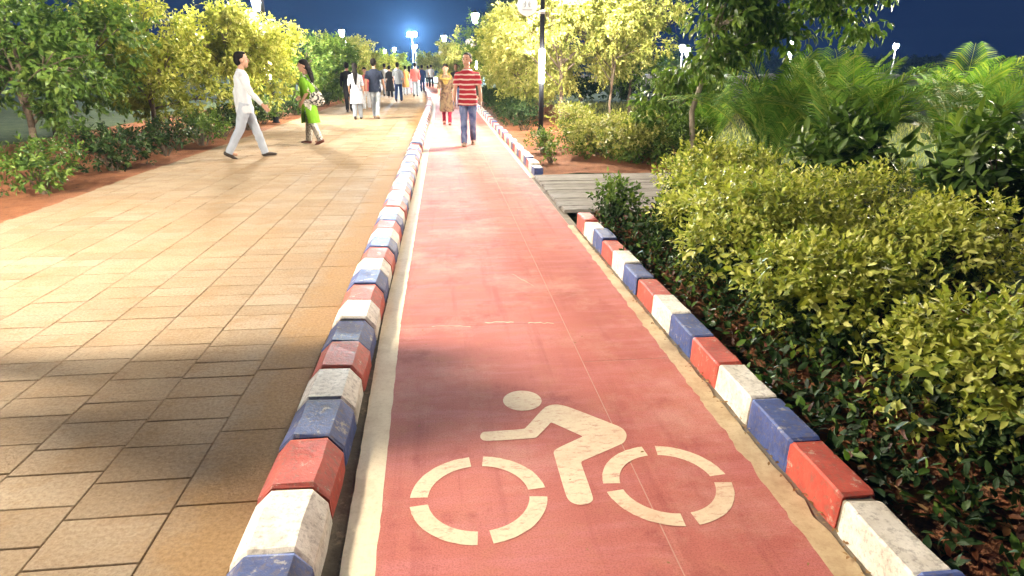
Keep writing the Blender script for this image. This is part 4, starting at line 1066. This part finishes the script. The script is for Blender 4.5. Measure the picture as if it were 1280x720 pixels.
def person(label, foot, h, face, top, bottom, shoe, skin='skin', hair='hair', style='short', fem=False, stride=18, phase=1, kurta=None, sleeve='short',
           head_yaw=0.0, arms=(12, -14), elbows=(18, 22), arm_out=8, detail=1, scarf=None, bag=None, belly=0.0, lean=0.02, dress=False, tail=False, beard=False):
    """face: heading in degrees, 0 looks away along the track, 180 looks at the camera. Local +y is forward."""
    s = h / 1.72; vox = 0.0085 if detail == 2 else (0.012 if detail == 1 else 0.018)
    t = empty('person', (foot[0], foot[1], 0), R(face)); tag(t, label, 'person', None)
    hw = 0.088 if fem else 0.085
    def leg(side, ang, knee):
        a = R(ang); b = R(ang - knee)
        hip = Vector((side * hw, 0, 0.0)); kn = hip + Vector((side * 0.004, math.sin(a), -math.cos(a))) * 0.43
        an = kn + Vector((0, math.sin(b), -math.cos(b))) * 0.42
        return hip, kn, an, b
    fr, bk = (stride, 4), (-stride * 0.95, 14 if stride > 5 else 3)
    lg = {1: leg(1, *(fr if phase > 0 else bk)), -1: leg(-1, *(bk if phase > 0 else fr))}
    low = min(l[2].z - 0.075 for l in lg.values())
    hz = -low                                              # hip height so that the lower foot stands on the ground
    off = Vector((0, 0, hz))
    for k in lg: lg[k] = tuple(Vector(q) + off for q in lg[k][:3]) + (lg[k][3],)
    def up(z, y=0.0): return Vector((0, y + lean * (z), hz + z))       # torso frame above the hips
    sw = 0.165 if fem else 0.188
    sh = {1: up(0.455) + Vector((sw, 0, 0)), -1: up(0.455) + Vector((-sw, 0, 0))}
    def arm(side, ang, elb):
        a = R(ang); o_ = R(arm_out)
        e = sh[side] + Vector((side * math.sin(o_), math.sin(a) * math.cos(o_), -math.cos(a) * math.cos(o_))) * 0.285
        b = a + R(elb)
        w = e + Vector((side * math.sin(o_) * 0.3, math.sin(b), -math.cos(b))) * 0.245
        return e, w, (w - e).normalized()
    ar = {1: arm(1, arms[0] * (1 if phase < 0 else -1), elbows[0]), -1: arm(-1, arms[1] * (1 if phase < 0 else -1), elbows[1])}
    sc = lambda v: Vector(v) * s
    # ---- body: one continuous surface
    B = MB(); T = lambda pts, rad, n=12, mb=None, upv=None: (mb or B).tube([sc(p) for p in pts], [(r[0]*s, r[1]*s) if isinstance(r, tuple) else r*s for r in rad], n, up=upv or (1, 0, 0))
    wr = 0.115 if fem else 0.128
    tors = [(-0.09, 0.11, 0.09), (0.0, 0.155 if fem else 0.148, 0.105), (0.13, wr + 0.0, 0.092 + belly * 0.6), (0.28, 0.135 if fem else 0.142, 0.10 + belly * 0.4), (0.38, 0.148 if fem else 0.165, 0.105), (0.45, 0.135 if fem else 0.150, 0.092), (0.50, 0.105 if fem else 0.115, 0.075), (0.545, 0.065, 0.06)]
    T([up(z) for z, a, b in tors], [(a, b) for z, a, b in tors], 16)
    T([up(0.50), up(0.60, 0.01), up(0.66, 0.015)], [0.056, 0.052, 0.052])
    for k in (1, -1):
        hip, kn, an, b = lg[k]
        T([hip + Vector((0, 0, 0.05)), hip.lerp(kn, 0.35), kn, kn.lerp(an, 0.3), an], [0.085, 0.078, 0.052, 0.05, 0.034])
        T([an + Vector((0, -0.01, 0.01)), an + Vector((0, 0.06, -0.03)), an + Vector((0, 0.14, -0.05))], [0.036, 0.034, 0.022], 8)
        e, w, d = ar[k]
        T([sh[k] + Vector((-k * 0.05, 0, 0.0)), sh[k] + Vector((0, 0, -0.01)), sh[k].lerp(e, 0.5), e, e.lerp(w, 0.35), w], [0.05, 0.052, 0.043, 0.036, 0.036, 0.024], 10)
        # hand: palm, four fingers and a thumb from the side of the palm
        side = Vector((0, 1, 0)) - d * d.y; side = side.normalized() if side.length > 0.1 else Vector((0, 0, 1)); nrm = d.cross(side).normalized() * k
        pe = w + d * 0.085
        T([w, w + d * 0.03, pe], [(0.026, 0.018), (0.038, 0.015), (0.036, 0.013)], 10, None, tuple(side))
        for q, ln in zip((-1.5, -0.5, 0.5, 1.5), (0.062, 0.076, 0.08, 0.07)):
            f0 = w + d * 0.075 + side * (q * 0.0185); f1 = f0 + d * ln * 0.5 + side * (q * 0.002) - nrm * 0.006; f2 = f0 + d * ln * 0.92 - nrm * 0.022
            T([f0, f1, f2], [0.0095, 0.009, 0.0075], 6)
        b0 = w + d * 0.03 + side * 0.026
        T([b0, b0 + side * 0.026 + d * 0.024 - nrm * 0.006, b0 + side * 0.03 + d * 0.055 - nrm * 0.014], [0.012, 0.0105, 0.008], 6)
    hc = up(0.725, 0.028); hy = R(head_yaw); rot = Matrix.Rotation(hy, 3, 'Z')
    def hp(x, y, z): return hc + rot @ (Vector((x, y, z)) * 1.10)
    hb = MB()
    hb.ball((0, 0, 0.018), (0.074, 0.092, 0.092), 16, 12); hb.ball((0, 0.022, -0.045), (0.058, 0.070, 0.072), 14, 10)
    hb.ball((0, 0.062, -0.092), (0.028, 0.024, 0.022), 8, 6)
    hb.tube([(0, 0.086, 0.018), (0, 0.103, -0.012), (0, 0.108, -0.030)], [0.010, 0.013, 0.016], 7)
    hb.ball((0, 0.083, 0.030), (0.045, 0.012, 0.010), 8, 5); hb.ball((0, 0.086, -0.058), (0.024, 0.010, 0.010), 8, 5)
    for k in (1, -1): hb.ball((k * 0.077, -0.005, -0.012), (0.010, 0.020, 0.030), 8, 6)
    B.add([sc(hp(*v)) for v in hb.v], hb.f)
    body = link('body', solidify(B, 'body', P_[skin], vox * s, 3), t)
    if detail == 2:
        for k in (1, -1):
            ev = MB().ball((0, 0, 0), (0.014 * s, 0.006 * s, 0.007 * s), 8, 6); o = ev.build('eye', P_['eye'], body, True, sc(hp(k * 0.031, 0.083, 0.008))); o.rotation_euler = (0, 0, hy)
            o = MB().ball((0, 0, 0), (0.021 * s, 0.006 * s, 0.0045 * s), 8, 5).build('eyebrow', P_['hair'], body, True, sc(hp(k * 0.032, 0.088, 0.034))); o.rotation_euler = (0, k * 0.15, hy)
        o = MB().ball((0, 0, 0), (0.023 * s, 0.007 * s, 0.007 * s), 10, 5).build('mouth', P_['lip'], body, True, sc(hp(0, 0.091, -0.058))); o.rotation_euler = (0, 0, hy)
    # ---- hair
    Hm = MB(); h2 = MB()
    h2.ball((0, -0.024, 0.042), (0.082, 0.086, 0.082), 16, 12); h2.ball((0, -0.048, -0.005), (0.078, 0.062, 0.085), 14, 10)
    if style == 'short':
        h2.ball((0, 0.030, 0.094), (0.052, 0.042, 0.024), 10, 6)
    if style in ('long', 'bun'): h2.ball((0, -0.03, 0.02), (0.088, 0.085, 0.10), 14, 10); h2.ball((0, -0.010, 0.050), (0.083, 0.095, 0.078), 16, 12)
    if style == 'bun': h2.ball((0, -0.125, 0.0), (0.045, 0.04, 0.045), 10, 8)
    Hm.add([sc(hp(*v)) for v in h2.v], h2.f)
    if style == 'long':
        tl = 0.30 if not tail else 0.46
        pts = [hp(0, -0.06, 0.03), hp(0, -0.105, -0.06), up(0.56, -0.125), up(0.76 - 0.12 - tl * 0.6, -0.145), up(0.76 - 0.12 - tl, -0.14)]
        T(pts, [(0.07, 0.045), (0.075, 0.04), (0.085, 0.035), (0.065, 0.028), (0.028, 0.016)], 12, Hm)
    fcut = lambda c, n: False
    link('hair', solidify(Hm, 'hair', P_[hair], vox * s, 2, 0.003, cut=fcut), t)
    # ---- upper garment
    U = MB(); th = 0.016
    if kurta is None:
        hem = -0.10
        rings = [(hem - 0.03, 0.192, 0.148 + belly * 0.3), (hem + 0.05, 0.192, 0.145 + belly * 0.4)] + [(z, a + th + (0.022 if z < 0.2 else 0.004), b + th + 0.010) for z, a, b in tors if z > -0.05 and z < 0.54] + [(0.55, 0.080, 0.072)]
    else:
        flare = 0.05 if not dress else 0.08
        rings = [(-kurta, 0.185 + flare, 0.150 + flare), (-kurta * 0.55, 0.190 + flare * 0.5, 0.145 + flare * 0.4), (-0.08, 0.188, 0.135), (0.0, 0.180, 0.128)] + [(z, a + th + 0.008, b + th + 0.006 + belly * 0.3) for z, a, b in tors if z > 0.05 and z < 0.54] + [(0.55, 0.08, 0.07)]
    T([up(z) for z, a, b in rings], [(a, b) for z, a, b in rings], 20, U)
    for k in (1, -1):
        e, w, d = ar[k]
        if sleeve == 'short':
            en = sh[k].lerp(e, 0.72); T([sh[k] + Vector((-k * 0.06, 0, 0.0)), sh[k] + Vector((k * 0.004, 0, -0.004)), sh[k].lerp(e, 0.4), en], [0.058, 0.060, 0.063, 0.067], 12, U)
        elif sleeve == 'elbow':
            T([sh[k] + Vector((-k * 0.06, 0, 0.0)), sh[k] + Vector((k * 0.004, 0, -0.004)), sh[k].lerp(e, 0.5), e.lerp(w, 0.15)], [0.056, 0.058, 0.060, 0.056], 12, U)
        else:
            T([sh[k] + Vector((-k * 0.06, 0, 0.0)), sh[k] + Vector((k * 0.004, 0, -0.004)), sh[k].lerp(e, 0.5), e, e.lerp(w, 0.5), e.lerp(w, 0.93)], [0.056, 0.058, 0.056, 0.052, 0.046, 0.038], 12, U)
    hem_z = (hz + (-0.13 if kurta is None else -kurta)) * s
    slit_top = (hz - 0.12) * s
    def cut(c, n):
        if n.z < -0.6 and c.z < hem_z + 0.05: return True
        if kurta and not dress and c.z < slit_top:
            return abs(c.y - lean * 0) < (slit_top - c.z) * 0.20 and abs(c.x) > 0.10
        return False
    nm = 'dress' if dress else ('kurta' if kurta else 'shirt')
    shirt = link(nm, solidify(U, nm, P_[top], max(vox, 0.011) * s, 4, 0.004, foot[0], cut), t)
    if kurta is None and detail == 2:
        cl = MB(); n = 14
        cl.tube([sc(up(0.535, -0.005)), sc(up(0.575, 0.004))], [(0.078*s, 0.070*s), (0.064*s, 0.060*s)], n, up=(1, 0, 0), cap=False); cl.build('collar', P_[top], shirt, True)
    # ---- trousers
    Q = MB()
    wide = {'jeans': 1.0, 'jeans_l': 1.0}.get(bottom, 1.08)
    if bottom == 'maroon': wide = 0.86
    T([up(-0.10), up(-0.02), up(0.10)], [(0.15, 0.105), (0.165, 0.118), (0.148, 0.108)], 16, Q)
    for k in (1, -1):
        hip, kn, an, b = lg[k]
        T([hip + Vector((0, 0, 0.04)), hip.lerp(kn, 0.35), kn, kn.lerp(an, 0.45), an + Vector((0, 0, -0.02))], [0.097 * wide, 0.092 * wide, 0.070 * wide, 0.066 * wide, 0.062 * wide], 12, Q)
    link('trousers', solidify(Q, 'trousers', P_[bottom], max(vox, 0.011) * s, 4, 0.005, foot[1], lambda c, n: n.z < -0.8 and c.z < 0.2 * s), t)
    # ---- shoes
    for k in (1, -1):
        hip, kn, an, b = lg[k]
        Sh = MB(); dirv = Matrix.Rotation(-max(-0.5, min(0.35, (b + 0.0) * (0.5 if an.z < 0.12 else 1.0))), 3, 'X')
        def fp(x, y, z): return an + (Matrix.Rotation(min(0.0, b) * 0.9, 3, 'X') if b < -0.05 else Matrix.Rotation(max(0, b) * 0.35, 3, 'X')) @ Vector((x, y, z))
        T([fp(0, -0.068, -0.035), fp(0, -0.05, -0.035), fp(0, 0.02, -0.034), fp(0, 0.10, -0.045), fp(0, 0.165, -0.055), fp(0, 0.188, -0.058)],
          [(0.015, 0.015), (0.036, 0.038), (0.042, 0.042), (0.047, 0.030), (0.040, 0.020), (0.015, 0.010)], 12, Sh)
        me = Sh.mesh('shoe', P_[shoe], True); mz = min(v.co.z for v in me.vertices)
        if mz < 0.0:
            for v in me.vertices: v.co.z = max(v.co.z, 0.002) if v.co.z < 0.03 else v.co.z
        link('shoe', me, t)
    if scarf:
        D_ = MB()
        for y0 in (0.085, ): pass
        pts = []
        for i in range(17):
            a = -PI * 0.62 + PI * 1.24 * i / 16
            pts.append(up(0.545 - 0.10 * (1 - math.cos(a)) * 0.25, 0) + Vector((math.sin(a) * 0.17, math.cos(a) * 0.0, 0)))
        ring = []
        for i in range(20):
            a = 2 * PI * i / 20; ring.append(up(0.50 + 0.035 * math.cos(a + PI), 0.02) + Vector((math.cos(a + PI/2) * 0.14, math.sin(a + PI/2) * 0.115 , -0.05 if math.sin(a + PI/2) > 0 else 0.01)))
        ring.append(ring[0]); T(ring, [(0.055, 0.03)] * 21, 8, D_)
        T([up(0.46, 0.12), up(0.36, 0.145), up(0.27, 0.14)], [(0.13, 0.025), (0.10, 0.02), (0.05, 0.012)], 10, D_)
        link('scarf', solidify(D_, 'scarf', P_[scarf], 0.011 * s, 3, 0.006, 3.0), t)
    if bag:
        k, by = bag; G = MB(); c = up(0.06, by) + Vector((k * 0.13, 0, 0))
        G.ball(tuple(sc(c)), (0.075 * s, 0.17 * s, 0.14 * s), 14, 10); G.ball(tuple(sc(c + Vector((0, 0, -0.05)))), (0.085 * s, 0.185 * s, 0.10 * s), 14, 10)
        bo = solidify(G, 'bag', P_['bagprint'], 0.013 * s, 3, 0.006, 1.0)
        bo = link('shoulder_bag', bo, None); bo.matrix_world = Matrix.Translation((foot[0], foot[1], 0)) @ Matrix.Rotation(R(face), 4, 'Z')
        tag(bo, 'black and white printed shoulder bag hanging behind the woman in green', 'bag')
        st = MB(); st.tube([sc(c + Vector((0, 0.12, 0.08))), sc(up(0.30, by * 0.6 + 0.06) + Vector((k * 0.17, 0, 0))), sc(up(0.555, 0.0) + Vector((k * 0.11, 0, 0))), sc(up(0.30, by * 0.6 - 0.12) + Vector((k * 0.15, 0, 0))), sc(c + Vector((0, -0.12, 0.08)))], 0.014 * s, 6)
        st.build('strap', P_['bagprint'], bo, True)
    return t
def ft(px, py): return on_ground(px, py)
person('man in red and white striped polo shirt and jeans walking toward the camera', ft(586, 182), 1.73, 176, 'stripe', 'jeans', 'shoe_t', hair='hair_g', stride=9, phase=1, head_yaw=-22, belly=0.05, detail=2, arm_out=12, arms=(10, -8), elbows=(14, 12))
person('woman in tan printed kurta with mustard scarf and crimson leggings', ft(559, 156), 1.56, 178, 'gold', 'maroon', 'shoe_r', style='bun', fem=True, kurta=0.52, stride=9, phase=-1, scarf='scarf', sleeve='elbow', detail=2, belly=0.03, arm_out=9)
person('woman in bright green kurta looking left, with printed bag', ft(391, 180), 1.62, 72, 'green', 'bwprint', 'shoe_r', style='long', fem=True, kurta=0.46, stride=11, phase=1, head_yaw=38, sleeve='elbow', detail=2, belly=0.05, arms=(-10, 25), elbows=(55, 60), bag=(-1, -0.27))
person('person in white shirt and pale trousers striding at the left of the plaza', (-3.42, 11.75), 1.74, -70, 'white', 'paletrouser', 'shoe_b', stride=19, phase=-1, sleeve='long', detail=2, arms=(22, -22))
person('woman in white kurta with long black hair seen from behind', ft(448, 149), 1.60, 6, 'offwhite', 'grey', 'shoe_b', style='long', tail=True, fem=True, kurta=0.42, stride=10, phase=1, sleeve='elbow', detail=1, arm_out=11)
person('man in navy shirt and pale jeans seen from behind', ft(471, 148), 1.74, -4, 'navy', 'jeans_l', 'shoe_t', stride=13, phase=-1, detail=1, arm_out=13)
person('man in grey shirt and dark trousers walking away in the crowd', ft(499, 126.5), 1.72, -6, 'grey', 'dkblue', 'shoe_b', stride=15, phase=1, detail=1, sleeve='elbow', arm_out=12, arms=(8, -30), elbows=(40, 70))
person('woman in long black dress left of the grey shirt man', ft(488.5, 122.5), 1.58, 4, 'black', 'black', 'shoe_t', style='bun', fem=True, kurta=0.55, dress=True, stride=8, detail=0, sleeve='elbow')
person('man in salmon shirt and pale jeans walking away', ft(520, 120.5), 1.74, 0, 'salmon', 'jeans_l', 'shoe_b', stride=12, detail=0, sleeve='long')
person('person in dark blue clothes right of the salmon shirt man', ft(528.5, 114.5), 1.66, 4, 'dkblue', 'dkblue', 'shoe_b', stride=14, detail=0, sleeve='long', phase=-1, skin='skin_d')
person('man in white shirt and dark trousers farthest near the red track', ft(539.5, 109.0), 1.72, -5, 'white', 'black', 'shoe_b', stride=15, detail=0, sleeve='short')
person('man in dark shirt beside the white shirt man near the track', ft(535.5, 108.6), 1.66, 4, 'grey', 'black', 'shoe_b', stride=13, detail=0, phase=-1, skin='skin_d')
person('woman in orange clothes right of the grey shirt man', ft(508, 119.0), 1.58, 4, 'orange', 'offwhite', 'shoe_t', style='bun', fem=True, kurta=0.44, stride=8, detail=0, sleeve='elbow')
person('woman in lilac dress left of the salmon shirt man', ft(513, 117.0), 1.58, -3, 'lilac', 'lilac', 'shoe_t', style='long', fem=True, kurta=0.55, dress=True, stride=8, detail=0, sleeve='elbow')
person('person in white shirt and grey trousers left of the black dress', ft(482.5, 120.0), 1.70, 5, 'white', 'grey', 'shoe_b', stride=12, detail=0, skin='skin_d')
person('person in black behind the white kurta woman', ft(437.5, 140.0), 1.66, 10, 'black', 'black', 'shoe_b', stride=12, detail=0, sleeve='long', skin='skin_d')
person('girl in peach top between the white kurta woman and navy shirt man', ft(459.0, 137.5), 1.48, 178, 'salmon', 'white', 'shoe_t', style='bun', fem=True, stride=9, detail=0)
person('person in dark top half hidden behind the striped shirt man', ft(571, 133.0), 1.62, 178, 'black', 'jeans', 'shoe_b', stride=10, detail=0, skin='skin_d')
